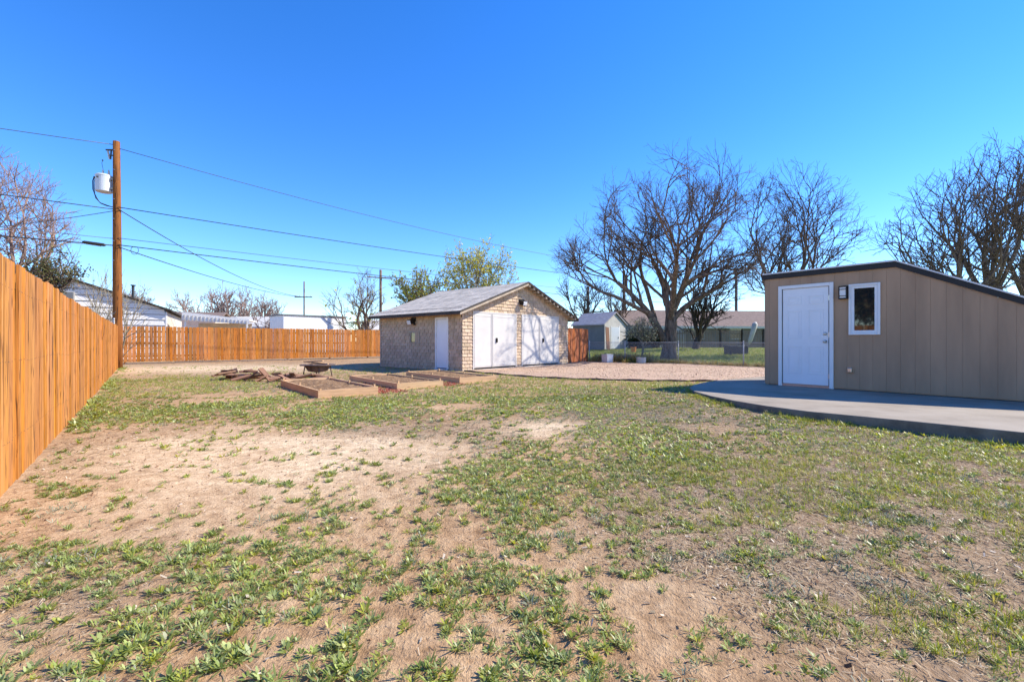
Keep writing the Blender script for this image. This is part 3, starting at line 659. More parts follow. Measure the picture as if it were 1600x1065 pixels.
for z, nm in ((1.12, 'deadbolt'), (0.96, 'door_knob')):
    k = MB(); k.lathe([(0.030,0.0),(0.032,0.012),(0.014,0.016),(0.013,0.03),(0.028,0.042),(0.030,0.055),(0.022,0.066),(0.005,0.068)] if nm == 'door_knob' else [(0.034,0.0),(0.034,0.018),(0.026,0.028),(0.010,0.03)], (0,0,0), 16)
    k.v = [(x_, -z_, y_) for x_, y_, z_ in k.v]; k.build(nm, M['steel'], dr, (1.14, -0.0203, z), smooth=True)
for z in (0.25, 1.1, 1.85):
    k = MB(); k.box(1.1965, 1.213, -0.034, -0.009, z-0.05, z+0.05); k.build('hinge', M['steel'], shed)
# window
w = MB(); X0, X1, Z0, Z1 = 1.54, 2.03, 1.09, 2.08
w.box(X0, X0+0.035, -0.055, -0.001, Z0, Z1); w.box(X1-0.035, X1, -0.055, -0.001, Z0, Z1); w.box(X0+0.035, X1-0.035, -0.055, -0.001, Z0, Z0+0.035); w.box(X0+0.035, X1-0.035, -0.055, -0.001, Z1-0.035, Z1)
wo = w.build('window_frame', M['white'], shed); bevel(wo, 0.004)
w = MB(); a0, a1, c0, c1 = X0+0.036, X1-0.036, Z0+0.036, Z1-0.036
w.box(a0, a0+0.05, -0.040, -0.002, c0, c1); w.box(a1-0.05, a1, -0.040, -0.002, c0, c1); w.box(a0+0.05, a1-0.05, -0.040, -0.002, c0, c0+0.05); w.box(a0+0.05, a1-0.05, -0.040, -0.002, c1-0.05, c1); bevel(w.build('window_sash', M['white'], shed), 0.004)
g = MB(); g.box(a0+0.051, a1-0.051, -0.018, -0.0097, c0+0.051, c1-0.051); g.build('window_pane', M['glass'], shed)
# entry light
def shedw(x, y, z):
    nrm = np.array((-SHd[1], SHd[0])); p = SH0+SHd*x+nrm*y; return (p[0], p[1], SLB+z)
t = thing('wall_light', 'square black framed frosted wall light beside the shed door', 'wall light', shedw(1.455, -0.0145, 1.80), SROT)
b = MB(); b.box(-0.07, 0.07, -0.02, 0.0, 0.0, 0.26); b.build('back_plate', M['black'], t)
b = MB(); b.box(-0.052, 0.052, -0.085, -0.021, 0.025, 0.235); b.build('diffuser', M['frost'], t)
b = MB(); b.box(-0.068, 0.068, -0.095, -0.0205, 0.0, 0.0245); b.box(-0.068, 0.068, -0.095, -0.0205, 0.2355, 0.26); b.box(-0.068, -0.053, -0.095, -0.0205, 0.0245, 0.2355); b.box(0.053, 0.068, -0.095, -0.0205, 0.0245, 0.2355); b.box(-0.053, 0.053, -0.095, -0.086, 0.185, 0.20); b.box(-0.053, 0.053, -0.095, -0.086, 0.055, 0.07); b.build('cage', M['black'], t)
t = thing('wall_outlet', 'small metal outlet box low on the taupe shed wall', 'outlet', shedw(1.56, -0.0145, 0.40), SROT)
b = MB(); b.box(-0.06, 0.06, -0.02, 0.0, -0.06, 0.06); bevel(b.build('plate', M['siding'], t), 0.006)
b = MB(); b.box(-0.036, 0.036, -0.06, -0.021, -0.05, 0.042); bevel(b.build('cover', M['steel'], t), 0.012, 2)

# ------------------------------------------------------------------ utility pole, transformer and wires
P0 = np.array((-16.2, 18.4)); PB = Vector((P0[0], P0[1], 0))
pole = thing('utility_pole', 'tall brown wooden utility pole at the corner of the two fences', 'utility pole', PB)
b = MB(); b.tube([(0,0,-0.3),(0.0,0.0,1.5),(-0.015,0.0,4.5),(-0.03,0,7.5),(-0.045,0,9.30)], [0.165,0.158,0.145,0.128,0.115], 20); b.build('shaft', M['pole'], pole, smooth=True)
b = MB()
for k, (dx, z) in enumerate(((0, 2.02), (0.0, 1.93), (0.0, 1.85), (0.005, 1.77), (0.015, 1.66), (0.035, 1.57))):
    b.box(-0.035+dx, 0.025+dx, -0.182, -0.157, z-0.03, z+0.03)
b.build('number_tags', M['white'], pole)
b = MB(); b.tube([(0.02,-0.135,2.3),(0.05,-0.14,2.3)], 0.02, 8); b.box(-0.06, 0.03, -0.172, -0.155, 2.23, 2.25); b.build('bolt', M['metal'], pole)
for z in (8.9, 8.1, 6.9, 6.1, 5.2, 4.4):
    b = MB(); b.tube([(-0.02,-0.10,z),(-0.02,-0.165,z)], 0.022, 8); b.build('bolt', M['metal'], pole)
tr = thing('transformer', 'pale grey transformer can hanging from the wooden utility pole', 'transformer', PB+Vector((-0.45,-0.12,7.18))); tr.scale = (0.82, 0.82, 0.9)
b = MB(); b.lathe([(0.30,0.0),(0.335,0.02),(0.335,0.70),(0.345,0.70),(0.345,0.74),(0.30,0.78),(0.08,0.80)], k=28); b.build('tank', M['transformer'], tr, smooth=False)
b = MB(); b.box(0.30, 0.46, -0.06, 0.06, 0.12, 0.20); b.box(0.30, 0.46, -0.06, 0.06, 0.54, 0.62); b.build('hanger', M['metal'], tr)
for dx, dy in ((0.0, -0.05), (0.24, 0.0)):
    b = MB(); b.lathe([(0.05,0.0),(0.055,0.05),(0.035,0.06),(0.05,0.10),(0.03,0.12),(0.042,0.16),(0.02,0.20),(0.012,0.24)], (dx, dy, 0.79), 12); b.build('bushing', M['porcelain'], tr, smooth=True)
for a in (3.4, 4.0, 4.7):
    b = MB(); b.lathe([(0.03,0.0),(0.03,0.06),(0.015,0.08)], (0.36*math.cos(a), 0.36*math.sin(a), 0.56), 8); b.build('terminal', M['black'], tr)
for k, a in enumerate((3.35, 3.6, 3.9)):
    b = MB(); x0, y0 = 0.37*math.cos(a), 0.37*math.sin(a)
    b.tube([(x0,y0,0.60),(x0-0.06,y0,0.45),(x0-0.05,y0,0.05),(x0+0.02+0.05*k,y0,-0.28),(x0+0.25,y0+0.05,-0.52),(0.15+0.05*k,-0.04,-0.62),(0.48,0.06,-0.68)], 0.016, 6); b.build('lead', M['cable'], tr, smooth=True)
b = MB(); b.tube([(0.0,-0.05,1.02),(-0.06,-0.05,1.3),(-0.02,-0.05,1.42)], 0.010, 5); b.lathe([(0.02,0.0),(0.04,0.03),(0.02,0.06)], (-0.02,-0.05,1.40), 8); b.build('arrester_lead', M['wire'], tr)
cu = thing('fuse_cutout', 'small grey fuse cutout near the top of the utility pole', 'fuse cutout', PB+Vector((-0.26,-0.10,8.55)))
b = MB(); b.tube([(0.02,0,0.0),(-0.05,0,0.33)], 0.035, 8); b.build('tube', M['porcelain'], cu)
b = MB(); b.box(-0.12, 0.20, -0.03, 0.03, 0.34, 0.39); b.tube([(0.06,0,-0.02),(0.09,0,0.34)], 0.028, 6); b.box(-0.03, 0.22, -0.02, 0.02, 0.12, 0.16); b.build('bracket', M['darkgrey'], cu)

def wire(name, a, b_, sag, r, label, mat=M['wire'], n=28, group=None):
    a = Vector(a); b_ = Vector(b_); pts = []
    for i in range(n+1):
        t = i/n; p = a.lerp(b_, t); p.z -= 4*sag*t*(1-t); pts.append(p)
    m = MB(); m.tube(pts, r, 5); return tag(m.build(name, mat, smooth=True), label, 'cable', group)
def along(s): return P0+E1*s
NP = along(56.0); WP = along(-45.0)
wire('power_line', (P0[0]+0.05,P0[1],9.02), (NP[0],NP[1],9.35), 1.55, 0.014, 'topmost wire running right from the utility pole top')
wire('power_line', (P0[0]-0.05,P0[1],9.16), (WP[0],WP[1],9.3), 1.1, 0.014, 'topmost wire running left from the utility pole top')
wire('power_line', (P0[0]+0.1,P0[1]-0.1,6.58), (NP[0],NP[1],6.9), 0.35, 0.018, 'thick wire running right from just below the transformer', M['cable'])
wire('power_line', (P0[0]-0.1,P0[1]-0.1,6.50), (WP[0],WP[1],6.9), 0.25, 0.018, 'thick wire running left from just below the transformer', M['cable'])
wire('phone_cable', (P0[0]+0.1,P0[1]-0.1,5.32), (NP[0],NP[1],5.65), 0.25, 0.012, 'upper of the two low cables running right from the utility pole', M['wire'])
wire('phone_cable', (P0[0]+0.1,P0[1]-0.1,5.04), (NP[0],NP[1],5.35), 0.45, 0.019, 'lowest thick black cable running right from the utility pole', M['cable'])
wire('phone_cable', (P0[0]-0.1,P0[1]-0.1,5.30), (WP[0],WP[1],5.65), 0.2, 0.012, 'upper thin low cable running left from the utility pole', M['wire'])
wire('phone_cable', (P0[0]-0.1,P0[1]-0.1,5.02), (WP[0],WP[1],5.35), 0.35, 0.022, 'lowest thick black cable running left from the utility pole', M['cable'])
QP = np.array((-23.2, 50.0))
wire('service_drop', (P0[0]+0.15,P0[1]-0.1,6.48), (QP[0]-0.15,QP[1],6.05), 0.75, 0.020, 'upper slanting wire from the tall pole down to the far crossarm pole', M['cable'])
wire('service_drop', (P0[0]+0.15,P0[1]-0.1,4.95), (QP[0]-0.5,QP[1],6.05), 0.35, 0.020, 'lower slanting wire from the tall pole to the far crossarm pole', M['cable'])
wire('service_drop', (P0[0]-0.1,P0[1]-0.1,6.42), (-40, 21.5, 6.3), 0.6, 0.014, 'slack middle wire running left from the utility pole over trees', M['wire'])
sp_ = thing('cable_splice', 'black splice case on the lowest cable left of the pole', 'splice', (P0[0]-0.50, P0[1]-0.48, 4.965), ROT1)
b = MB(); b.tube([(-0.36,0,0.06),(-0.30,0,0.06),(0.28,0,0.03),(0.34,0,0.03)], [0.03,0.062,0.062,0.03], 10); b.build('case', M['black'], sp_); b = MB(); b.tube([(-0.25,-0.02,0.0),(0.2,-0.02,-0.03)], 0.02, 6); b.build('strap', M['metal'], sp_)
lp = MB(); lp.tube([(P0[0]+0.45+0.16*math.sin(t), P0[1]+0.3, 4.90-0.17*math.cos(t)+0.0) for t in np.linspace(-2.6, 2.6, 15)], 0.010, 5)
tag(lp.build('cable_loop', M['cable'], smooth=True), 'slack black cable loop hanging just right of the utility pole', 'cable')
def far_pole(x, y, h, arms, label, r=0.13, mt='bark'):
    t = thing('utility_pole', label, 'utility pole', (x, y, 0), 0, 'distant utility poles')
    b = MB(); b.tube([(0,0,-0.3),(0,0,h)], [r*1.25, r], 10); b.build('shaft', M[mt], t, smooth=True)
    for z, w, a in arms:
        b = MB(); b.obox((0, -0.16, z), (w, 0.10, 0.10), Matrix.Rotation(a, 3, 'Z')); b.build('crossarm', M[mt], t)
        for k in (-0.42, -0.2, 0.2, 0.42):
            b = MB(); b.lathe([(0.03,0.0),(0.05,0.06),(0.03,0.12)], (k*w*math.cos(a), k*w*math.sin(a)-0.16, z+0.065), 8); b.build('insulator', M['porcelain'], t)
far_pole(QP[0], QP[1], 7.75, ((6.0, 1.9, 0.1),), 'dark far pole with crossarm above the white flat-roofed building', 0.075, 'bark')
far_pole(-12.9, 44.0, 8.1, ((7.3, 2.4, 0.5),), 'brown far pole with crossarm above the left end of garage roof', 0.12, 'bark')
far_pole(-44.1, 80.0, 7.4, ((5.2, 2.0, 0.1),), 'small distant pole with low crossarm between bare trees', 0.17, 'barkdark')
far_pole(-46.5, 86.0, 7.2, (), 'small distant bare pole over the pale roof', 0.17, 'barkdark')
far_pole(NP[0], NP[1], 9.8, ((9.2, 2.2, ROT1+1.57),), 'far pole seen through the big bare tree branches', 0.15, 'bark')
far_pole(13.0, 52.0, 9.3, (), 'dark far pole between the grey shed and the big bare tree', 0.17, 'barkdark')
far_pole(10.2, 60.0, 8.4, (), 'thin dark far pole above the grey shed roof', 0.16, 'barkdark')

# ------------------------------------------------------------------ raised beds
def bed(px, py, label, seed):
    r = random.Random(seed); L, W, H, T = 3.1, 1.22, 0.15, 0.04
    t = thing('raised_bed', label, 'raised bed', (px, py, gz1(px, py)), ROT1, 'raised garden beds')
    b = MB(); b.box(0, W, 0, T, -0.03, H); b.build('end_board', M['bedwood'], t)
    b = MB(); b.box(0, W, L-T, L, -0.03, H+0.005); b.build('end_board', M['bedwood'], t)
    for nm, x0 in (('side_board', 0.001), ('side_board', W-T-0.001)):
        b = MB(); b.box(0, L-2*T-0.004, -T/2, T/2, -0.03, H-0.003); o = b.build(nm, M['bedwood'], t, (x0+T/2, T+0.002, 0), (0, 0, math.pi/2))
    for (x, y) in ((T+0.02, T+0.02), (W-T-0.02, T+0.02), (T+0.02, L-T-0.02), (W-T-0.02, L-T-0.02), (T+0.02, L*0.5), (W-T-0.02, L*0.5)):
        b = MB(); b.box(x-0.018, x+0.018, y-0.018, y+0.018, 0.0, H+r.uniform(0.02, 0.055)); b.build('stake', M['bedwood'], t)
    nx, ny = 44, 90; X, Y = np.meshgrid(np.linspace(T+0.001, W-T-0.001, nx), np.linspace(T+0.003, L-T-0.003, ny))
    Z = H*0.62+0.05*(fbm(X+px*3, Y+py, 0.28, 4, seed)-0.45)+0.035*(fbm(X+px, Y+py, 0.06, 3, seed+1)-0.5)+0.035*np.sin(np.pi*(X/W))
    i = (np.arange(ny-1)[:, None]*nx+np.arange(nx-1)[None, :]).ravel()
    o = link('bed_soil', np_mesh('bed_soil', np.stack([X.ravel(), Y.ravel(), Z.ravel()], 1), np.stack([i, i+1, i+1+nx, i+nx], 1), True), M['bedsoil'], t); o['kind'] = 'stuff'
BEDS = [(-3.79, 8.76), (-2.64, 10.30), (-1.38, 11.80)]
bed(*BEDS[0], 'nearest raised wooden garden bed of bare soil, left of three', 1)
bed(*BEDS[1], 'middle raised wooden garden bed of bare soil', 2)
bed(*BEDS[2], 'raised wooden garden bed nearest the garage door corner', 3)
def bed_poly(p, m=0.05):
    p = np.array(p); return [tuple(p+E1*a+E2*c) for a, c in ((-m,-m),(1.22+m,-m),(1.22+m,3.1+m),(-m,3.1+m))]
BEDP = [bed_poly(p) for p in BEDS]
# red mulch in the paths between the beds: chips
def mulch(o0, w, L, seed, label):
    r = np.random.default_rng(seed); n = 2600
    a = r.uniform(0, w, n); c = r.uniform(-0.1, L, n)
    P = np.array(o0)+a[:, None]*E1+c[:, None]*E2; z = gzf(P[:, 0], P[:, 1])+r.uniform(0.0, 0.03, n)
    V, F, Cc = chips(P, z, r.uniform(0.02, 0.05, n), r.uniform(0.008, 0.02, n), r, [(0.42,0.10,0.06),(0.55,0.22,0.15),(0.25,0.05,0.035),(0.5,0.3,0.2)], 0.5)
    o = link('mulch', np_mesh('mulch', V, F, False, Cc), M['straw']); tag(o, label, 'mulch', kind='stuff')
def chips(P, z, ln, wd, r, cols, tilt):
    n = len(P); yaw = r.uniform(0, 2*np.pi, n); pit = r.normal(0, tilt, n); rol = r.normal(0, tilt, n)
    d = np.stack([np.cos(yaw)*np.cos(pit), np.sin(yaw)*np.cos(pit), np.sin(pit)], 1)
    s_ = np.stack([-np.sin(yaw)*np.cos(rol), np.cos(yaw)*np.cos(rol), np.sin(rol)], 1)
    c = np.stack([P[:, 0], P[:, 1], z+0.006], 1)
    A = d*ln[:, None]/2; B = s_*wd[:, None]/2
    V = np.stack([c-A-B*0.6, c-A*0.9+B, c+A+B*0.7, c+A*0.95-B], 1).reshape(-1, 3)
    F = np.arange(4*n).reshape(n, 4); cc = np.array(cols)[r.integers(0, len(cols), n)]*r.uniform(0.7, 1.25, (n, 1))
    return V, F, np.repeat(np.clip(cc, 0, 1), 4, 0)
mulch(np.array(BEDS[0])+E1*1.24-E2*0.05, 0.62, 2.6, 1, 'red bark mulch between the nearest and middle garden beds')
mulch(np.array(BEDS[1])+E1*1.24-E2*0.05, 0.62, 2.6, 2, 'red bark mulch between the middle and garage-side garden beds')

# ------------------------------------------------------------------ scrap boards and fire pit
pr = random.Random(21)
spots = []
for k in range(17): spots.append((pr.gauss(-8.15, 0.33), pr.gauss(13.05, 0.28), pr.uniform(0.02, 0.24)))
for k in range(15): spots.append((pr.uniform(-7.9, -6.3), pr.gauss(12.75, 0.30), pr.uniform(0.02, 0.13)))
for k in range(12): spots.append((pr.uniform(-6.6, -5.2), pr.gauss(12.6, 0.22), pr.uniform(0.02, 0.12)))
bm_ = []
for k in range(5):
    b = MB(); L = 0.26+0.085*k; b.box(-L/2, L/2, -0.07, 0.07, -0.018, 0.018); me = b.mesh('scrap_board'); me.materials.append(M['scrap']); bm_.append(me)
for x, y, z in spots:
    o = link('scrap_board', bm_[pr.randrange(5)], None, None, (x, y, gz1(x, y)+z+0.03), (pr.gauss(0, 0.28), pr.gauss(0, 0.25), pr.gauss(0.2, 0.7)))
    tag(o, 'short weathered brown board in the loose scrap pile behind the garden beds', 'board', 'scrap boards in the pile')
fp = thing('fire_pit', 'low dark metal fire pit with wide rim behind the nearest bed', 'fire pit', (-6.05, 13.95, gz1(-6.05, 13.95)))
b = MB(); b.lathe([(0.08,0.14),(0.28,0.18),(0.37,0.33),(0.37,0.365),(0.50,0.37),(0.505,0.355),(0.515,0.36),(0.515,0.385),(0.36,0.39),(0.34,0.35),(0.26,0.22),(0.03,0.20)], k=28); b.build('bowl', M['rust'], fp)
for a in (0.5, 2.07, 3.64, 5.21):
    b = MB(); b.tube([(0.36*math.cos(a),0.36*math.sin(a),0.36),(0.42*math.cos(a),0.42*math.sin(a),-0.02)], 0.018, 6); b.build('leg', M['rust'], fp)
for k in range(5):
    b = MB(); L = pr.uniform(0.35, 0.6); b.box(-L/2, L/2, -0.045, 0.045, -0.015, 0.015)
    o = b.build('firewood', M['bedwood'], None, (-6.05+pr.gauss(0, 0.12), 13.95+pr.gauss(0, 0.12), gz1(-6.05, 13.95)+0.412+0.02*k), (pr.gauss(0, 0.08), pr.gauss(0, 0.08), pr.uniform(-0.6, 0.6)))
    tag(o, 'pale split board lying on top of the metal fire pit', 'firewood', 'boards on the fire pit')

# ------------------------------------------------------------------ orange gate panel right of the garage
g0 = GC+GU*7.02; gt = thing('fence_panel', 'short reddish board fence panel joined to the garage right corner', 'fence', (g0[0], g0[1], 0), math.atan2(2.3, 1.36))
me = board_mesh(0.142, 1.70, 0.018, 0, 90); me.materials.append(M['gate'])
for k in range(18): link('board', me, None, gt, (0.08+k*0.1475, rr.uniform(-0.004, 0.006), 0.06+rr.uniform(-0.012, 0.012)), (0, 0, rr.uniform(-0.03, 0.03)))
for z in (0.4, 1.4): b = MB(); b.box(0, 2.66, 0.02, 0.06, z-0.045, z+0.045); b.build('rail', M['gate'], gt)
b = MB(); b.box(2.64, 2.73, 0.0, 0.09, -0.1, 1.75); b.build('post', M['gate'], gt)

# ------------------------------------------------------------------ chain link fence
cl_pts = [(4.2,24.35),(5.9,23.4),(8.2,22.1),(10.1,19.55),(12.2,17.05),(14.2,14.6)]
cl = thing('chain_link_fence', 'low galvanised chain link fence between gravel drive and green lawn', 'fence', (4.2, 24.35, 0))
def cll(p, z): return (p[0]-4.2, p[1]-24.35, z)
HT = 1.07; meshv = MB()
for i, p in enumerate(cl_pts):
    z = gz1(*p); b = MB(); b.tube([cll(p, z-0.1), cll(p, z+HT)], 0.026 if 0 < i else 0.035, 10); b.lathe([(0.032,0),(0.034,0.02),(0.02,0.05),(0.005,0.06)], cll(p, z+HT), 10); b.build('post', M['chain'], cl, smooth=True)
for p, q in zip(cl_pts[:-1], cl_pts[1:]):
    zp, zq = gz1(*p), gz1(*q)
    b = MB(); b.tube([cll(p, zp+HT-0.02), cll(q, zq+HT-0.02)], 0.015, 8); b.build('top_rail', M['chain'], cl, smooth=True)
    d = Vector((q[0]-p[0], q[1]-p[1])); L = d.length; n_ = int(L/0.075); hh = HT-0.06; nn = Vector((-d.y, d.x)).normalized()*0.004
    for k in range(-14, n_):
        for sg in (1, -1):
            s0, s1 = k*0.075, k*0.075+hh*1.0; h0, h1 = 0.03, hh+0.0
            if s0 < 0: h0 += -s0; s0 = 0
            if s1 > L: h1 -= (s1-L); s1 = L
            if s1 <= s0+0.01: continue
            a_, c_ = (s0, s1) if sg > 0 else (L-s0, L-s1)
            A = (p[0]+d.x*a_/L+sg*nn.x, p[1]+d.y*a_/L+sg*nn.y); C = (p[0]+d.x*c_/L+sg*nn.x, p[1]+d.y*c_/L+sg*nn.y)
            meshv.tube([cll(A, zp+(zq-zp)*a_/L+h0), cll(C, zp+(zq-zp)*c_/L+h1)], 0.0038, 3, False)
o = meshv.build('wire_mesh', M['chain'], cl); o['kind'] = 'stuff'

# ------------------------------------------------------------------ small things by the lawn
def block(x, y, s, h, label, rot, mt):
    t = thing('planter_block', label, 'block', (x, y, gz1(x, y)), rot)
    b = MB(); b.box(-s/2, s/2, -s/2, s/2, -0.02, h); bevel(b.build('block', mt, t), 0.015, 2)
    b = MB(); b.box(-s/2-0.012, s/2+0.012, -s/2-0.012, s/2+0.012, h+0.001, h+0.035); bevel(b.build('cap', mt, t), 0.01)
block(4.95, 23.25, 0.42, 0.40, 'white painted cube block on the gravel edge by the red panel', 0.55, M['concreteblock'])
t = thing('planter_tub', 'low pale grey round tub beside the chain link fence', 'tub', (6.5, 22.55, gz1(6.5, 22.55)))
b = MB(); b.lathe([(0.20,0.0),(0.235,0.05),(0.245,0.27),(0.26,0.275),(0.26,0.305),(0.225,0.31),(0.21,0.26)], k=20); b.build('tub', M['lightgrey'], t, smooth=False)
b = MB(); b.lathe([(0.205,0.22),(0.205,0.265),(0.1,0.285)], k=16); b.build('tub_soil', M['bedsoil'], t)
t = thing('bucket', 'small orange plastic bucket on the lawn behind chain link', 'bucket', (9.0, 33.2, gz1(9.0, 33.2)))
b = MB(); b.lathe([(0.16,0.0),(0.20,0.42),(0.215,0.42),(0.215,0.46),(0.185,0.46),(0.15,0.06)], k=18); b.build('pail', M['orange'], t); b = MB(); b.tube([(0.21*math.cos(a), 0.02, 0.42-0.16*math.sin(a)) for a in np.linspace(0, math.pi, 9)], 0.008, 5); b.build('handle', M['metal'], t)
t = thing('storage_bin', 'dark grey box standing on the lawn behind the chain link', 'box', (14.3, 28.6, gz1(14.3, 28.6)), 0.1)
b = MB(); b.box(-0.62, 0.62, -0.35, 0.35, 0, 0.52); bevel(b.build('body', M['darkgrey'], t), 0.03, 2); b = MB(); b.box(-0.66, 0.66, -0.39, 0.39, 0.521, 0.60); bevel(b.build('lid', M['darkgrey'], t), 0.02, 2); b = MB(); b.box(-0.14, 0.14, -0.41, -0.391, 0.535, 0.585); b.build('latch', M['metal'], t)
t = thing('patio_umbrella', 'closed pale grey patio umbrella leaning by the dark fence', 'umbrella', (17.6, 33.5, gz1(17.6, 33.5)))
b = MB(); b.tube([(0,0,0),(0.62,0,2.05)], 0.025, 8); b.build('pole', M['metal'], t); b = MB(); b.tube([(0.14,0,0.45),(0.22,0,0.75),(0.42,0,1.4),(0.58,0,1.95),(0.64,0,2.12)], [0.05,0.15,0.17,0.20,0.05], 9); b.build('canopy', M['lightgrey'], t, smooth=True); b = MB(); b.lathe([(0.28,0.0),(0.28,0.06),(0.06,0.10)], k=16); b.build('base', M['darkgrey'], t)

# ------------------------------------------------------------------ neighbours: dark fence, brown roof house, grey shed
df = thing('picket_fence', 'weathered dark picket fence at the far side of the lawn', 'fence', (10.2, 39.2, 0.40), math.atan2(2.6, 14.5))
pk = MB(); r = random.Random(2); x = 0.0
while x < 16.0:
    h = 1.72+r.uniform(-0.03, 0.03); pk.box(x, x+0.105, -0.02+r.uniform(-0.004, 0.004), 0.0, 0.03, h); x += 0.150+r.uniform(0, 0.018)
o = pk.build('pickets', M['greyfence'], df); o['kind'] = 'stuff'
for z in (0.4, 1.4): b = MB(); b.box(0, 16, 0.002, 0.045, z-0.045, z+0.045); b.build('rail', M['greyfence'], df)
for k in range(8): b = MB(); b.box(k*2.2, k*2.2+0.12, -0.14, -0.026, -0.2, 1.82); b.build('post', M['barkdark'], df)

def house(name, label, loc, rot, L, D, H, rise, wall, roof, over=0.4, ridge='x', gr=None, siding=0.0):
    """box house; ridge runs along local x; front wall faces -y"""
    t = thing(name, label, 'house', loc, rot, gr)
    if ridge == 'x':
        b = MB(); b.prism([(0,0),(D,0),(D,H),(D/2,H+rise),(0,H)], 0, L, 'x'); b.build('wall', wall, t)
        s = rise/(D/2)
        for sg in (0, 1):
            y0, y1 = (-over, D/2) if sg == 0 else (D/2, D+over); z0 = H-s*over if sg == 0 else H+rise; z1 = H+rise if sg == 0 else H-s*over
            b = MB(); b.prism([(y0,z0+0.02),(y1,z1+0.02),(y1,z1+0.14),(y0,z0+0.14)], -over*0.7, L+over*0.7, 'x'); b.build('roof', roof, t)
        b = MB(); b.box(-over*0.7, L+over*0.7, -over-0.03, -over-0.002, H-s*over-0.10, H-s*over+0.15); b.build('fascia', M['cream'], t)
    else:
        b = MB(); b.prism([(0,0),(L,0),(L,H),(L/2,H+rise),(0,H)], 0, D, 'y'); b.build('wall', wall, t)
        s = rise/(L/2)
        for sg in (0, 1):
            x0, x1 = (-over, L/2) if sg == 0 else (L/2, L+over); z0 = H-s*over if sg == 0 else H+rise; z1 = H+rise if sg == 0 else H-s*over
            b = MB(); b.prism([(x0,z0+0.02),(x1,z1+0.02),(x1,z1+0.12),(x0,z0+0.12)], -over*0.8, D+over*0.5, 'y'); b.build('roof', roof, t)
    return t
h1 = house('house', 'long brown roofed house behind the dark picket fence', (12.6, 46.6, 0.4), math.atan2(1.2, 14), 18, 9, 2.35, 1.75, M['greywall'], M['broof'], 0.6)
for x in (2.0, 6.2, 10.5):
    b = MB(); b.box(x, x+1.5, -0.05, -0.002, 0.9, 2.0); w_ = b.build('window', M['white'], h1); b = MB(); b.box(x+0.08, x+1.42, -0.06, -0.051, 0.98, 1.92); b.build('pane', M['glass'], w_)
dh = house('doghouse', 'small white gabled playhouse roof just over the dark fence', (14.3, 41.2, 0.4), 0.1, 1.7, 1.6, 1.55, 0.5, M['white'], M['greywall'], 0.15, 'y')
dh['category'] = 'playhouse'
gs = house('garden_shed', 'small grey garden shed with gable front coloured as sunlit beyond the red panel', (7.62, 37.0, 0.42), ROT1, 2.85, 3.5, 2.10, 0.95, M['greywall'], M['greyroof'], 0.18, 'y')
gs['category'] = 'shed'
b = MB(); b.prism([(0.02,0.02),(2.83,0.02),(2.83,2.08),(1.425,3.0),(0.02,2.08)], -0.03, -0.002, 'y'); b.build('front_wall', M['lightgrey'], gs)  # gable front coloured paler than the side walls, as if sunlit
b = MB(); b.box(0.95, 1.9, -0.06, -0.031, 0.05, 1.85); d_ = b.build('door', M['transformer'], gs); b = MB(); b.box(1.75, 1.80, -0.09, -0.061, 0.9, 1.05); b.build('handle', M['steel'], d_)
b = MB(); b.box(0.85, 0.948, -0.055, -0.031, 0.05, 1.95); b.box(1.902, 2.0, -0.055, -0.031, 0.05, 1.95); b.build('door_frame', M['white'], gs)
t = MB(); t.obox((7.75, 36.3, 1.35), (0.42, 0.05, 1.85), (Matrix.Rotation(ROT1, 3, 'Z') @ Matrix.Rotation(0.18, 3, 'Y') @ Matrix.Rotation(-0.2, 3, 'X')))
tag(t.build('leaning_board', M['scrap']), 'brown wooden board leaning on the grey garden shed front', 'board')
# neighbour's roof just showing past the right end of the shed
nb = house('house', 'pale house whose eave shows over the sloping shed roof at right', (16.4, 13.9, 0), SROT, 9, 7, 2.35, 1.2, M['cream'], M['greyroof'], 0.45)
for x in (1.2, 5.0):
    b = MB(); b.box(x, x+1.2, -0.05, -0.002, 0.9, 1.9); w_ = b.build('window', M['white'], nb); b = MB(); b.box(x+0.07, x+1.13, -0.06, -0.051, 0.97, 1.83); b.build('pane', M['glass'], w_)

# white sided house behind the left fence
HD = np.array((0.85, 0.527)); HR = math.atan2(HD[1], HD[0]); hc = np.array((-20.1, 26.0))-HD*8.1
wh = house('house', 'white lap sided house with dark roof edge behind the tall pole', (hc[0], hc[1], 0), HR, 8.1, 9.0, 2.92, 1.46, M['greywall'], M['darkedge'], 0.30, 'y')  # grey wall colour in the siding gaps stands for the lap shadows
z = 0.1; k = 0
while z < 4.4:
    zt_ = z+0.288; x0, x1 = 0.0, 8.1
    if z > 2.92: ins = (z-2.92)/1.46*4.05; x0, x1 = ins, 8.1-ins
    ins2 = max(0, (zt_-2.92)/1.46*4.05)
    if x1-x0 < 0.2: break
    b = MB(); xa, xb = max(x0, ins2), min(x1, 8.1-ins2)
    if xb <= xa: xa = xb = 4.05
    b.add([(x0,-0.045,z),(x1,-0.045,z),(xb,-0.012,zt_),(xa,-0.012,zt_),(x0,-0.002,z),(x1,-0.002,z)], [(0,1,2,3),(4,5,1,0)])
    b.build('siding_board', M['whitesiding'], wh); z += 0.32; k += 1
b = MB(); b.box(8.101, 8.16, -0.05, 0.10, 0.0, 2.8); b.build('corner_board', M['white'], wh)
b = MB(); b.box(8.101, 8.13, 0.101, 9.0, 0.0, 2.8); b.build('side_wall', M['cream'], wh)
b = MB(); b.box(3.55, 4.25, -0.09, -0.046, 3.22, 3.75); gv = b.build('gable_vent', M['lightgrey'], wh)
for k in range(4): b = MB(); b.box(3.60, 4.20, -0.11, -0.0905, 3.27+k*0.12, 3.35+k*0.12); b.build('louver', M['greywall'], gv)
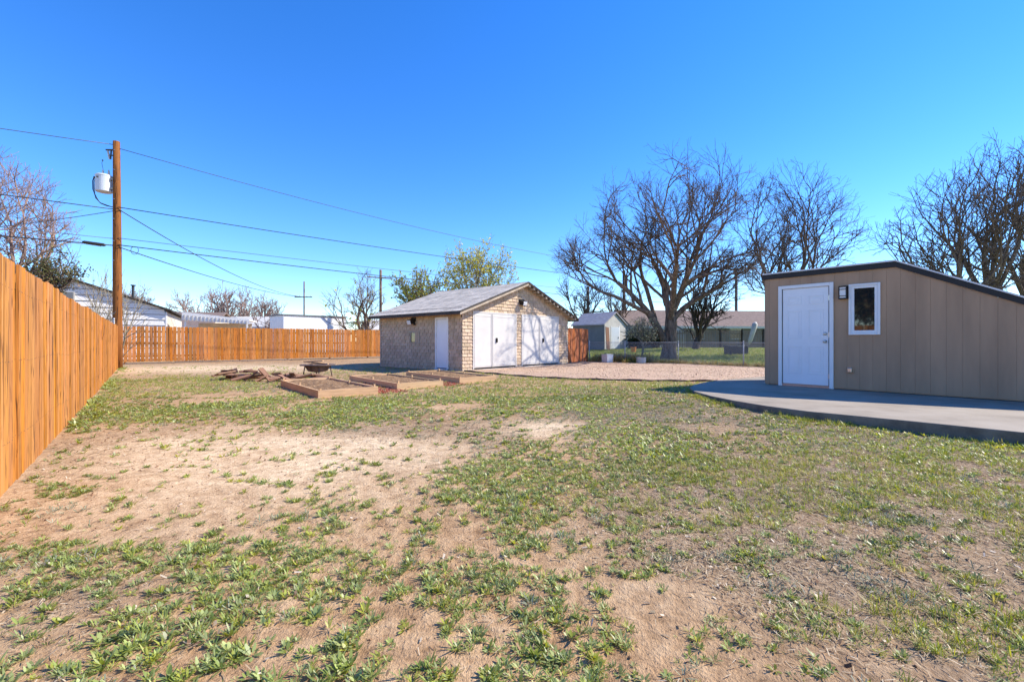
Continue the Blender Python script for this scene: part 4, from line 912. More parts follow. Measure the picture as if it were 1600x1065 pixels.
pv = MB(); pv.lathe([(0.07,0),(0.07,0.95),(0.13,0.96),(0.13,1.02)], (6.35, 2.0, 3.45), 10); pv.build('vent_pipe', M['darkgrey'], wh)
# carport with ribbed fascia
cp = thing('carport', 'white ribbed metal carport attached to the white sided house', 'carport', (-19.6, 26.6, 0), 0.40)
b = MB(); b.prism([(0.0,2.70),(3.5,2.38),(3.5,2.46),(0.0,2.86)], 0.0, 3.2, 'y'); b.build('roof', M['whitesiding'], cp)
b = MB(); b.prism([(0.0,2.36),(3.5,2.16),(3.5,2.378),(0.0,2.695)], -0.02, 0.0, 'y'); fa_ = b.build('fascia', M['whitesiding'], cp)
for k in range(17):
    x = 0.1+k*0.2; b = MB(); b.box(x, x+0.06, -0.05, -0.021, 2.36-0.057*x+0.01, 2.68-0.092*x); b.build('rib', M['lightgrey'], fa_)
for x in (0.1, 3.3): b = MB(); b.box(x, x+0.09, 0.05, 0.14, 0, 2.38); b.build('post', M['white'], cp)
b = MB(); b.box(0.2, 3.25, 2.9, 3.0, 0, 2.3); b.build('back_wall', M['cream'], cp)
house('house', 'brown roofed house peeking over the carport', (-33.2, 40.0, 0), 0.25, 5.2, 8, 2.5, 1.35, M['cream'], M['broof'], 0.5)
lh = house('house', 'low house with pale roof and dark windows behind back fence', (-34.8, 53.0, 0), 0.12, 6.8, 8, 2.85, 1.25, M['cream'], M['lightgrey'], 0.6)
for k in range(3): b = MB(); b.box(0.6+k*2.1, 2.1+k*2.1, -0.05, -0.002, 1.2, 2.5); w_ = b.build('window', M['white'], lh); b = MB(); b.box(0.68+k*2.1, 2.02+k*2.1, -0.06, -0.051, 1.28, 2.42); b.build('pane', M['glass'], w_)
fb_ = thing('flat_roof_building', 'white flat roofed box building behind the back fence', 'building', (-20.4, 40.0, 0), math.atan2(4.0, 3.6))
FBW = 5.9
b = MB(); b.box(0, FBW, 0, 3.2, 0, 3.42); b.build('wall', M['white'], fb_)
b = MB(); b.box(-0.08, FBW+0.08, -0.08, 3.28, 3.421, 3.53); b.build('roof', M['greywall'], fb_)
b = MB(); b.box(2.4, 3.3, -0.04, -0.002, 0.0, 2.05); b.build('door', M['lightgrey'], fb_)
house('house', 'small pale gable roof behind the leaning budding tree', (-15.6, 50.0, 0), 0.5, 5, 6, 2.4, 1.1, M['cream'], M['lightgrey'], 0.4)

# ------------------------------------------------------------------ trees: limbs that fork and fan out into twigs
def norm(v): return v/np.maximum(np.linalg.norm(v, axis=-1, keepdims=True), 1e-9)
def inside(p, env, slack):
    for (cx, cy, cz), (rx, ry, rz) in env:
        if ((p.x-cx)/rx)**2+((p.y-cy)/ry)**2+((p.z-cz)/rz)**2 < slack: return True
    return False
def fan(seed, paths, env, L0, depth, step, spread=38, wander=0.09, up=0.035, ratio=0.66, kids=(3, 5), dens=1.0):
    """paths: trunk and first limbs, each (start, points) with start = -1 or (path, node); every limb end and side then branches on"""
    r = random.Random(seed); P = []; par = []; dep = []; idx = []
    for start, pts in paths:
        cur = idx[start[0]][start[1]] if isinstance(start, tuple) else -1; ids = []
        for p in pts: P.append(Vector(p)); par.append(cur); dep.append(0); cur = len(P)-1; ids.append(cur)
        idx.append(ids)
    def side(d, ang):
        a = d.cross(Vector((r.gauss(0, 1), r.gauss(0, 1), r.gauss(0, 1)))).normalized()
        return (d*math.cos(ang)+a*math.sin(ang)).normalized()
    todo = []
    for k, ids in enumerate(idx):
        d = (P[ids[-1]]-P[ids[-2]]).normalized()
        for _ in range(3): todo.append((ids[-1], side(d, math.radians(r.uniform(6, spread*0.75))), L0*r.uniform(0.75, 1.1), 1))
        if k:
            for n_ in ids[1:-1]:
                if r.random() < 0.8: todo.append((n_, side((P[n_]-P[par[n_]]).normalized(), math.radians(r.uniform(30, 60))), L0*r.uniform(0.45, 0.8), 1))
        elif len(idx) > 1 and len(ids) > 4:
            for n_ in ids[-3:-1]: todo.append((n_, side(Vector((0, 0, 1)), math.radians(r.uniform(35, 65))), L0*r.uniform(0.6, 0.9), 1))
    while todo:
        n0, d, L, dp = todo.pop(); st = step*(1.0 if dp < 3 else 0.75); n = max(2, int(L/st)); cur = n0; ids = []; slack = r.uniform(0.80, 1.18)
        bend = Vector((r.gauss(0, 1), r.gauss(0, 1), r.gauss(0, 0.6)))*wander*0.35
        for i in range(n):
            d = (d+bend+Vector((r.gauss(0, 1), r.gauss(0, 1), r.gauss(0, 1)))*wander+Vector((0, 0, up*(1.4 if dp > 2 else 1.0)))).normalized()
            q = P[cur]+d*(L/n)
            if not inside(q, env, slack): break
            P.append(q); par.append(cur); dep.append(dp); cur = len(P)-1; ids.append(cur)
        if not ids or dp >= depth: continue
        m = max(1, int(round(r.uniform(*kids)*dens*(1.0 if dp < depth-1 else 0.9))))
        for _ in range(m):
            n_ = ids[min(len(ids)-1, int(len(ids)*r.uniform(0.15, 1.0)))]; dd = (P[n_]-P[par[n_]]).normalized()
            todo.append((n_, side(dd, math.radians(r.gauss(spread, 9))), L*ratio*r.uniform(0.7, 1.15), dp+1))
        todo.append((ids[-1], side(d, math.radians(r.uniform(4, 16))), L*ratio*r.uniform(0.8, 1.1), dp+1))
    return np.array([tuple(p) for p in P]), np.array(par), np.array(dep)
def radii(par, r0, r_trunk):
    n = len(par); tips = np.zeros(n); hasc = np.zeros(n, bool); hasc[par[par >= 0]] = True; tips[~hasc] = 1
    order = np.arange(n)[::-1]
    for i in order:
        if par[i] >= 0: tips[par[i]] += tips[i]
    ex = math.log(max(tips[0], 2))/math.log(r_trunk/r0)
    return r0*np.maximum(tips, 1)**(1/ex)
def skin(P, par, r, sel, k, base):
    """tube geometry for the nodes in sel (a node stands for the segment from its parent)"""
    n = len(P); ids = np.where(sel & (par >= 0))[0]
    if len(ids) == 0: return np.zeros((0, 3)), np.zeros((0, 4), int)
    inc = np.zeros((n, 3)); m = par >= 0; inc[m] = norm(P[m]-P[par[m]])
    main = np.full(n, -1); order = np.argsort(r, kind='stable')
    for i in order:
        if par[i] >= 0: main[par[i]] = i
    d = inc.copy(); hm = main >= 0; d[hm] = d[hm]+inc[main[hm]]; d = norm(d); z = np.linalg.norm(d, axis=1) < 0.5; d[z] = (0, 0, 1)
    ref = norm(np.array((0.31, 0.93, 0.17)))
    def ring(c, dd, rad):
        a = norm(np.cross(dd, ref)); b = np.cross(dd, a); t = np.arange(k)*2*np.pi/k
        return c[:, None, :]+rad[:, None, None]*(np.cos(t)[None, :, None]*a[:, None, :]+np.sin(t)[None, :, None]*b[:, None, :])
    pid = par[ids]; cont = (main[pid] == ids) & (r[pid] < r[ids]*1.6)
    e = ring(P[ids], d[ids], r[ids])
    sd = np.where(cont[:, None], d[pid], inc[ids]); s_r = np.where(cont, r[pid], np.minimum(r[pid], r[ids]*1.25))
    s = ring(P[pid], sd, s_r)
    V = np.concatenate([s.reshape(-1, 3), e.reshape(-1, 3)]); m_ = len(ids)
    j = np.arange(k); a = (np.arange(m_)*k)[:, None]; F = np.stack([a+j, a+(j+1) % k, a+(j+1) % k+m_*k, a+j+m_*k], 2).reshape(-1, 4)
    return V, F
def leaves(P, idx, g, per, size, spread, cols):
    n = len(idx)*per; c = np.repeat(P[idx], per, 0)+g.normal(0, spread, (n, 3))
    a = norm(g.normal(0, 1, (n, 3))); b = norm(np.cross(a, g.normal(0, 1, (n, 3)))); s = size*g.uniform(0.6, 1.3, (n, 1))
    V = np.stack([c-a*s, c+b*s*0.55, c+a*s, c-b*s*0.55], 1).reshape(-1, 3)
    cc = np.array(cols)[g.integers(0, len(cols), n)]*g.uniform(0.75, 1.2, (n, 1))
    return V, np.arange(4*n).reshape(n, 4), np.repeat(np.clip(cc, 0, 1), 4, 0)
def tree(name, label, loc, seed, paths, env, L0, depth, step, r0, rt, barkm, thick=0.06, leaf=None, group=None, cat='tree', **kw):
    P, par, dep = fan(seed, paths, env, L0, depth, step, **kw); r = radii(par, r0, rt)
    fl = np.exp(-np.maximum(P[:, 2], 0)/0.25)*(np.hypot(P[:, 0], P[:, 1]) < 0.6); r = r*(1+0.45*fl)      # root flare
    t = thing(name, label, cat, loc, 0, group); big = r > thick
    V, F = skin(P, par, r, big, 10, 0)
    if len(V): link('trunk', np_mesh('trunk', V, F, True), barkm, t)
    V, F = skin(P, par, r, ~big, 3, 0); link('crown', np_mesh('crown', V, F, True), barkm, t)
    if leaf:
        g = np.random.default_rng(seed+5); cand = np.where(dep >= depth-1)[0]; cand = cand[g.random(len(cand)) < leaf['frac']]
        V, F, C = leaves(P, cand, g, leaf['per'], leaf['size'], leaf['spread'], leaf['cols']); o = link('leaves', np_mesh('leaves', V, F, False, C), M['leaf'], t); o['kind'] = 'stuff'
    return t
def simple_tree(name, label, x, y, H, trunk, rad, seed, barkm, rt, L0=None, depth=4, step=0.3, limbs=4, lean=(0, 0), r0=0.009, leaf=None, group=None, cat='tree', tilt=(18, 48), thick=0.05, **kw):
    """a trunk, a few first limbs, and a crown kept inside an ellipsoid that reaches height H"""
    r = random.Random(seed); cz = H-rad[2]
    pts = [(lean[0]*0.3*(i/4)**1.5+0.03*math.sin(i*1.3+seed), lean[1]*0.3*(i/4)**1.5+0.03*math.cos(i*1.7+seed), -0.15+(trunk+0.15)*i/4) for i in range(5)]
    paths = [(-1, pts)]; top = Vector(pts[-1]); a0 = r.uniform(0, 6.28)
    for k in range(limbs):
        a = a0+2*math.pi*k/limbs+r.uniform(-0.35, 0.35); t_ = math.radians(r.uniform(*tilt)); d = Vector((math.cos(a)*math.sin(t_)+lean[0]*0.12, math.sin(a)*math.sin(t_)+lean[1]*0.12, math.cos(t_))).normalized()
        lp_ = []; p = top.copy()
        for i in range(5):
            p = p+d*H*0.055; d = (d+Vector((r.gauss(0, 0.08), r.gauss(0, 0.08), 0.06))).normalized(); lp_.append(tuple(p))
        paths.append(((0, r.choice((3, 4, 4))), lp_))
    env = [((lean[0], lean[1], cz), rad), ((0, 0, trunk), (rad[0]*0.45, rad[1]*0.45, H*0.30))]
    return tree(name, label, (x, y, gz1(x, y)), seed, paths, env, L0 or H*0.24, depth, step, r0, rt, barkm, thick, leaf, group, cat, **kw)

# the big bare tree beyond the chain link
trunk = [(0,0,-0.2),(0.0,0,0.2),(0.03,0.0,0.6),(0.06,0.02,1.0),(0.10,0.03,1.4),(0.13,0.02,1.8),(0.14,0.0,2.2),(0.10,0.0,2.6),(0.02,0.05,3.0),(-0.08,0.08,3.4),(-0.1,0.1,4.0)]
left = [(-0.28,-0.05,1.15),(-0.55,-0.1,1.65),(-0.85,-0.15,2.15),(-1.2,-0.2,2.65),(-1.6,-0.3,3.1),(-2.05,-0.3,3.55),(-2.5,-0.3,4.0),(-3.0,-0.3,4.4)]
left2 = [(-0.72,0.15,2.4),(-0.85,0.3,2.95),(-0.95,0.45,3.5),(-1.1,0.5,4.1),(-1.3,0.6,4.7)]
right = [(0.45,0.0,2.55),(0.85,-0.05,2.95),(1.3,-0.1,3.3),(1.8,-0.1,3.6),(2.35,-0.15,3.9),(2.9,-0.2,4.2),(3.4,-0.2,4.5)]
rt2 = [(0.40,0.1,3.0),(0.62,0.15,3.5),(0.85,0.2,4.1),(1.1,0.3,4.7)]
fwd = [(0.0,-0.35,2.6),(-0.05,-0.75,3.1),(-0.15,-1.2,3.6),(-0.3,-1.7,4.1),(-0.45,-2.3,4.6),(-0.6,-2.9,5.1)]
fw2 = [(0.2,-0.3,3.1),(0.35,-0.7,3.7),(0.5,-1.15,4.3),(0.6,-1.6,4.9)]
bck = [(-0.05,0.4,3.2),(0.0,0.85,3.7),(0.1,1.3,4.3),(0.1,1.8,4.8)]
low = [(-1.55,-0.5,2.75),(-2.1,-0.6,3.0),(-2.7,-0.7,3.3),(-3.3,-0.7,3.6)]
ENV = [((0.0,-0.5,5.7),(6.8,6.3,2.7)), ((0.0,-0.6,7.9),(5.2,5.4,3.75)), ((-1.2,-4.8,6.8),(2.8,1.9,1.9))]
tree('bare_tree', 'big wide spreading bare tree standing just behind the chain link fence', (8.95, 25.6, 0.03), 101,
     [(-1, trunk), ((0, 3), left), ((1, 2), left2), ((0, 6), right), ((0, 7), rt2), ((0, 6), fwd), ((0, 8), fw2), ((0, 8), bck), ((1, 3), low)],
     ENV, 3.0, 6, 0.29, 0.0055, 0.38, M['bark'], 0.07, None, None, spread=38, kids=(1.6, 2.7), ratio=0.66, wander=0.07, up=0.022)
BG = 'bare trees behind the shed'
simple_tree('bare_tree', 'bare tree rising directly behind the left end of taupe shed', 16.3, 26.8, 11.6, 2.4, (3.9, 3.7, 4.9), 202, M['bark'], 0.22, 2.7, 6, 0.29, 5, (0.3, 0), r0=0.0055, group=BG, ratio=0.66, wander=0.075, up=0.025, kids=(1.5, 2.6), tilt=(12, 38))
simple_tree('bare_tree', 'bare tree over the sloping shed roof, leftmost of the right group', 24.2, 24.2, 10.6, 2.2, (3.7, 3.4, 4.5), 303, M['bark'], 0.24, 2.4, 5, 0.27, 5, (-0.8, 0), group=BG, r0=0.007, kids=(1.5, 2.7), wander=0.085, up=0.028, tilt=(15, 45))
simple_tree('bare_tree', 'tall bare tree at right edge above the shed slope', 26.6, 25.0, 12.4, 2.8, (3.2, 3.2, 5.2), 404, M['bark'], 0.26, 2.6, 5, 0.27, 5, (0.2, 0), group=BG, r0=0.007, kids=(1.5, 2.7), wander=0.085, up=0.028, tilt=(10, 32))
simple_tree('bare_tree', 'bare tree cut by the right photo edge', 29.6, 25.8, 13.2, 2.8, (3.0, 3.0, 5.4), 505, M['bark'], 0.24, 2.6, 5, 0.3, 4, (0, 0), group=BG, r0=0.007, kids=(1.5, 2.7), wander=0.085, up=0.028, tilt=(10, 32))
simple_tree('bare_tree', 'dark twin limbed tree in front of the dark picket fence', 14.6, 35.6, 7.4, 1.1, (3.2, 2.6, 3.3), 606, M['barkdark'], 0.24, 1.9, 4, 0.3, 3, (0.9, 0), r0=0.013, kids=(2, 4), tilt=(15, 40))
BS = 'bare trees behind the garden shed'
simple_tree('bare_tree', 'slender bare tree behind the grey garden shed', 7.6, 47.0, 8.6, 2.0, (3.4, 2.6, 3.7), 707, M['barkdark'], 0.18, 2.2, 3, 0.32, 4, (0, 0), group=BS, r0=0.015, kids=(3, 5))
simple_tree('bare_tree', 'bare tree between grey garden shed and big tree', 12.2, 50.0, 8.4, 1.8, (3.2, 2.6, 3.5), 717, M['bark'], 0.18, 2.2, 3, 0.32, 4, (0, 0), group=BS, r0=0.015, kids=(3, 5))
YG = [(0.45,0.45,0.07),(0.52,0.47,0.06),(0.34,0.40,0.07),(0.58,0.50,0.08)]
BT = 'budding trees behind the garage'
simple_tree('budding_tree', 'tall budding yellow green tree rising behind the garage ridge', -3.2, 45.0, 12.6, 2.2, (3.8, 3.2, 4.8), 808, M['barkpale'], 0.24, 2.7, 4, 0.34, 5, (0, 0), 0.010, {'frac': 0.6, 'per': 2, 'size': 0.12, 'spread': 0.17, 'cols': YG}, BT, tilt=(12, 42), kids=(2.3, 4.0))
simple_tree('budding_tree', 'shorter budding green tree above the left garage roof slope', -8.4, 42.0, 8.8, 1.7, (3.3, 2.8, 3.3), 818, M['bark'], 0.20, 2.1, 4, 0.32, 5, (0, 0), 0.012, {'frac': 0.38, 'per': 2, 'size': 0.12, 'spread': 0.15, 'cols': [(0.32,0.36,0.06),(0.22,0.27,0.05),(0.45,0.43,0.07)]}, BT, tilt=(18, 55), kids=(2, 3.4))
simple_tree('budding_tree', 'crooked leaning nearly bare tree left of the garage roof', -11.9, 38.0, 7.9, 1.0, (2.9, 2.4, 3.5), 828, M['bark'], 0.24, 2.1, 4, 0.28, 4, (-1.5, 0), 0.009, {'frac': 0.03, 'per': 2, 'size': 0.13, 'spread': 0.1, 'cols': YG}, None, tilt=(20, 60), wander=0.16, kids=(2, 3.6))
for i, (x, y, h, lb) in enumerate(((-49.5, 60, 9.6, 'pinkish bare tree right behind the white house vent pipe'), (-43.5, 62, 10.2, 'pinkish bare tree above the carport'), (-36.5, 58, 9.2, 'pinkish bare tree left of the low pale roof'), (-40.0, 70, 10.0, 'pinkish bare tree farthest behind the carport roofs'), (-55.5, 64, 9.6, 'pinkish bare tree left of the white house vent pipe'))):
    simple_tree('bare_tree', lb, x, y, h, 1.5, (3.6, 3.0, h*0.44), 900+i, M['barkred'], 0.20, 2.2, 4, 0.42, 5, (0, 0), 0.018, None, 'pinkish bare trees behind the carport', kids=(2.3, 3.6))
simple_tree('bare_tree', 'small leaning bare tree over the low pale roof', -27.5, 50.0, 6.4, 1.0, (2.3, 2.0, 2.6), 931, M['barkred'], 0.14, 1.6, 3, 0.32, 4, (0.8, 0), 0.015)
simple_tree('bare_tree', 'reddish bare tree at the left edge over the fence', -27.6, 22.8, 11.8, 2.2, (4.3, 3.6, 5.0), 941, M['barkred'], 0.26, 2.9, 5, 0.28, 6, (0.2, 0), 0.007, kids=(2.4, 3.9), tilt=(20, 55))
DG = [(0.11,0.13,0.045),(0.17,0.17,0.06),(0.25,0.20,0.08),(0.08,0.10,0.035),(0.30,0.20,0.11)]
simple_tree('leafy_tree', 'round dark leafy tree between left fence and white house', -21.6, 20.6, 5.75, 2.6, (1.75, 1.6, 1.35), 951, M['barkdark'], 0.13, 1.25, 4, 0.24, 5, (-0.2, 0), 0.008, {'frac': 0.6, 'per': 2, 'size': 0.06, 'spread': 0.14, 'cols': DG}, kids=(2.3, 3.8), tilt=(20, 70))
for i, (x, y, lb) in enumerate(((-18.9, 20.3, 'pale thin twiggy shrub over the left fence near leafy tree'), (-17.6, 20.1, 'pale thin twiggy shrub just left of the utility pole'))):
    simple_tree('twiggy_shrub', lb, x, y, 4.7, 0.5, (1.2, 1.0, 2.2), 961+i, M['barkpale'], 0.045, 1.4, 3, 0.28, 3, (0.1, 0), 0.007, None, 'pale shrubs behind the left fence', 'shrub', (6, 24), 0.03, up=0.07, spread=24, kids=(1.5, 3))
simple_tree('blossom_tree', 'small young tree with pale yellow buds beside the big trunk', 7.35, 25.2, 2.5, 0.95, (1.2, 1.1, 0.85), 971, M['barkpale'], 0.055, 0.75, 4, 0.13, 5, (0, 0), 0.006, {'frac': 0.35, 'per': 1, 'size': 0.04, 'spread': 0.04, 'cols': [(0.70,0.62,0.30),(0.62,0.58,0.28),(0.78,0.70,0.48)]}, thick=0.02, tilt=(25, 70), kids=(2, 3.6))
DK = [(0.02,0.03,0.012),(0.035,0.045,0.018),(0.05,0.05,0.02)]
for i, (x, y, h, lb) in enumerate(((11.0, 38.5, 1.5, 'dark evergreen bush behind the small budding tree'), (12.6, 38.9, 1.7, 'dark evergreen bush behind the big tree trunk'))):
    simple_tree('evergreen_bush', lb, x, y, h, 0.3, (1.1, 0.9, 0.9), 981+i, M['barkdark'], 0.06, 0.7, 3, 0.2, 6, (0, 0), 0.010, {'frac': 1.0, 'per': 4, 'size': 0.10, 'spread': 0.11, 'cols': DK}, 'dark bushes at the lawn end', 'bush', (20, 80), 0.03)
for i, (x, y, lb) in enumerate(((-13.5, -3.0, 'dark leafy tree beyond the left fence near the viewer'), (-11.0, -7.0, 'dark leafy tree farther along the left fence'))):
    simple_tree('leafy_tree', lb, x, y, 6.5, 1.4, (3.0, 2.6, 2.7), 991+i, M['barkdark'], 0.16, 1.6, 3, 0.3, 6, (0, 0), 0.012, {'frac': 1.0, 'per': 4, 'size': 0.13, 'spread': 0.2, 'cols': DG}, 'leafy trees beyond the left fence', tilt=(20, 70))

# ------------------------------------------------------------------ plants of the yard
def blade(L, W, a0, a1, seg, fold, yaw, base=0.006):
    """one leaf: rises at a0, ends at a1 (radians above the horizon), widest past the middle; returns verts, faces"""
    V = []; F = []; x = base; z = 0.002
    for i in range(seg+1):
        t = i/seg; a = a0+(a1-a0)*t
        if i: x += math.cos(a)*L/seg; z += math.sin(a)*L/seg
        w = W*(0.30+2.3*t-2.0*t*t) if i < seg else W*0.34
        w = max(w, W*0.05)
        if fold is None: V += [(x, -w, z), (x, w, z)]
        else: V += [(x, -w, z+fold*w), (x, 0, z), (x, w, z+fold*w)]
    k = 2 if fold is None else 3
    for i in range(seg):
        for j in range(k-1): F.append((i*k+j, (i+1)*k+j, (i+1)*k+j+1, i*k+j+1))
    V = np.array(V); c, s = math.cos(yaw), math.sin(yaw); V = np.stack([V[:, 0]*c-V[:, 1]*s, V[:, 0]*s+V[:, 1]*c, V[:, 2]], 1)
    return V, np.array(F)
def proto(seed, n, Lr, Wr, a0r, a1r, seg, fold):
    r = random.Random(seed); Vs = []; Fs = []; T = []; b = 0
    for i in range(n):
        yaw = 2*math.pi*(i*0.382)+r.uniform(-0.4, 0.4); inner = i/n
        a0 = r.uniform(*a0r)+0.55*inner; V, F = blade(r.uniform(*Lr)*(1-0.35*inner), r.uniform(*Wr), a0, a0+r.uniform(*a1r), seg, fold, yaw)
        Vs.append(V); Fs.append(F+b); b += len(V); T.append(np.full(len(V), r.uniform(0.72, 1.22)))
    return np.concatenate(Vs), np.concatenate(Fs), np.concatenate(T)
def scatter(name, protos, pts, scale, tilt, cols, seed, mat, label, cat, zoff=0.0):
    r = np.random.default_rng(seed); n = len(pts)
    if n == 0: return
    which = r.integers(0, len(protos), n); Vs = []; Fs = []; Cs = []; b = 0; zz = gzf(pts[:, 0], pts[:, 1])+zoff
    for k, (PV, PF, PT) in enumerate(protos):
        ids = np.where(which == k)[0]; m_ = len(ids)
        if m_ == 0: continue
        yaw = r.uniform(0, 2*np.pi, m_); c, s = np.cos(yaw), np.sin(yaw); sc = scale[ids]; tx = r.normal(0, tilt, m_); ty = r.normal(0, tilt, m_)
        X = (PV[None, :, 0]*c[:, None]-PV[None, :, 1]*s[:, None])*sc[:, None]; Y = (PV[None, :, 0]*s[:, None]+PV[None, :, 1]*c[:, None])*sc[:, None]
        Z = PV[None, :, 2]*(sc*r.uniform(0.75, 1.25, m_))[:, None]+X*tx[:, None]+Y*ty[:, None]
        V = np.stack([X+pts[ids, 0][:, None], Y+pts[ids, 1][:, None], Z+zz[ids][:, None]], 2).reshape(-1, 3)
        F = (PF[None]+(np.arange(m_)*len(PV))[:, None, None]).reshape(-1, PF.shape[1])+b; b += len(V)
        cc = cols[ids][:, None, :]*PT[None, :, None]; Vs.append(V); Fs.append(F); Cs.append(cc.reshape(-1, 3))
    o = link(name, np_mesh(name, np.concatenate(Vs), np.concatenate(Fs), False, np.clip(np.concatenate(Cs), 0, 1)), mat); tag(o, label, cat, kind='stuff'); return o
def free(P):
    x, y = P[:, 0], P[:, 1]
    d = (x-LF0[0])*E1[0]+(y-LF0[1])*E1[1]; ok = d > 0.06
    d2 = (x-BF0[0])*E2[0]+(y-BF0[1])*E2[1]; ok &= d2 < -0.15
    for poly in [SLAB, GRAVEL]+BEDP: ok &= ~in_poly(x, y, poly)
    gx = (x-GC[0])*GU[0]+(y-GC[1])*GU[1]; gy = (x-GC[0])*GV[0]+(y-GC[1])*GV[1]; ok &= ~((gx > -0.08) & (gx < 7.2) & (gy > -0.05))
    return ok & (((x+0.0) < 13) & (np.abs(x) < 1.35*y+0.9))
def cand(y0, y1, spacing, seed):
    r = np.random.default_rng(seed); w = 1.30; area = w*(y1*y1-y0*y0); n = int(area/spacing**2)
    y = np.sqrt(r.uniform(y0*y0, y1*y1, n)); x = r.uniform(-w, w, n)*y; P = np.stack([x, y], 1); return P[free(P)]
def tint(n, cols, seed, v=0.22):
    r = np.random.default_rng(seed); return np.array(cols)[r.integers(0, len(cols), n)]*r.uniform(1-v, 1+v, (n, 1))
WG = [(0.275,0.325,0.085),(0.22,0.275,0.065),(0.335,0.375,0.14),(0.33,0.35,0.06),(0.245,0.29,0.105)]
GG = [(0.28,0.33,0.05),(0.36,0.37,0.06),(0.22,0.28,0.045),(0.42,0.38,0.11)]
PG = [(0.26,0.28,0.18),(0.22,0.25,0.15),(0.30,0.30,0.21)]
ST = [(0.46,0.35,0.21),(0.36,0.26,0.155),(0.58,0.48,0.33),(0.27,0.18,0.105),(0.40,0.29,0.17)]
def weed_cover(P):
    x, y = P[:, 0], P[:, 1]
    gr = field(GREEN, x, y); ba = field(BARE, x, y); br = field(BROWN, x, y)
    c = 0.43+0.09*(1-sstep(3.2, 4.6, y))+0.50*gr-1.05*ba-0.24*br-0.14*field(PALE, x, y)-0.10*sstep(0.9, 2.5, x)*(y < 8)+0.05*sstep(6, 8.5, y)-0.36*sstep(11.5, 15, y)+0.85*(fbm(x, y, 1.25, 2, 57)-0.5)*(y > 2.5)
    n = 0.40*fbm(x, y, 0.30, 3, 61)+0.60*fbm(x, y, 0.075, 2, 67)
    return np.clip(c, 0.015, 0.9), unif(n, 0.36)
def pick(P, cover, nz, seed, k=1.0):
    r = np.random.default_rng(seed).random(len(P)); return P[(nz < cover*k) | (r < cover*0.12)]
near_p = [proto(i, 9, (0.022, 0.040), (0.0043, 0.0070), (0.15, 0.75), (-0.6, 0.15), 2, None) for i in range(8)]
near_p += [proto(200+i, 9, (0.026, 0.048), (0.0026, 0.0042), (0.25, 1.0), (-0.8, 0.1), 2, None) for i in range(7)]
near_p += [proto(220+i, 11, (0.012, 0.022), (0.0030, 0.0050), (0.1, 0.9), (-0.4, 0.2), 1, None) for i in range(5)]
mid_p = [proto(30+i, 7, (0.030, 0.052), (0.006, 0.0098), (0.35, 0.95), (-0.7, 0.0), 2, None) for i in range(8)]
far_p = [proto(50+i, 6, (0.040, 0.065), (0.011, 0.016), (0.35, 0.9), (-0.6, 0.1), 1, None) for i in range(6)]
for y0, y1, spc, pr_, nm, sd in ((1.15, 4.2, 0.0265, near_p, 'broadleaf weeds sprouting from bare soil in the foreground', 1), (4.2, 9.0, 0.042, mid_p, 'broadleaf weeds covering the middle of the yard', 2), (9.0, 20.0, 0.070, far_p, 'low green weeds across the far yard before the beds', 3)):
    P = cand(y0, y1, spc, sd); c, nz = weed_cover(P); P = pick(P, c, nz, sd+10); r = np.random.default_rng(sd+20)
    scatter('weeds', pr_, P, r.uniform(0.45, 1.05, len(P))*(0.8+0.5*vnoise(P[:, 0]*1.3, P[:, 1]*1.3, 8)), 0.12, tint(len(P), WG, sd+30)*(0.8+0.4*vnoise(P[:, 0]*0.8, P[:, 1]*0.8, 5))[:, None], sd+40, M['weed'], nm, 'weeds')
# grass tufts
gn = [proto(70+i, 10, (0.035, 0.085), (0.0016, 0.0027), (0.35, 1.1), (-0.8, 0.1), 2, None) for i in range(8)]
gf = [proto(85+i, 7, (0.05, 0.085), (0.004, 0.007), (0.7, 1.3), (-0.6, 0.1), 1, None) for i in range(6)]
for y0, y1, spc, pr_, sd, nm in ((1.15, 4.5, 0.033, gn, 101, 'fine green grass tufts among dead thatch in the right foreground'), (4.5, 18, 0.062, gf, 102, 'short grass tufts along the slab and across the far yard')):
    P = cand(y0, y1, spc, sd); x, y = P[:, 0], P[:, 1]
    c = np.clip(0.05+0.72*field(GRASS, x, y)+0.22*sstep(0.8, 2.2, x)+0.7*(fbm(x, y, 1.0, 2, 59)-0.5)-0.5*field(BARE, x, y)-0.15*field(BROWN, x, y)+0.06*(y > 9), 0.0, 0.9); nz = unif(0.55*fbm(x, y, 0.30, 3, 81)+0.45*fbm(x, y, 0.09, 2, 83), 0.42)
    P = pick(P, c, nz, sd+1); r = np.random.default_rng(sd+2)
    scatter('grass', pr_, P, r.uniform(0.35, 0.85, len(P)), 0.12, tint(len(P), GG, sd+3), sd+4, M['weed'], nm, 'grass')
# pale grey green mat
pp = [proto(110+i, 7, (0.018, 0.034), (0.003, 0.006), (0.1, 0.6), (-0.3, 0.2), 1, None) for i in range(6)]
P = cand(1.15, 11, 0.050, 121); x, y = P[:, 0], P[:, 1]; c = np.clip(0.62*field(PALE, x, y)+0.10-0.25*field(BARE, x, y), 0, 0.85); P = pick(P, c, unif(fbm(x, y, 0.28, 4, 91), 0.42), 122)
scatter('ground_cover', pp, P, np.random.default_rng(5).uniform(0.7, 1.5, len(P)), 0.08, tint(len(P), PG, 123), 124, M['straw'], 'pale grey green mat of creeping ground cover in mid yard', 'ground cover')
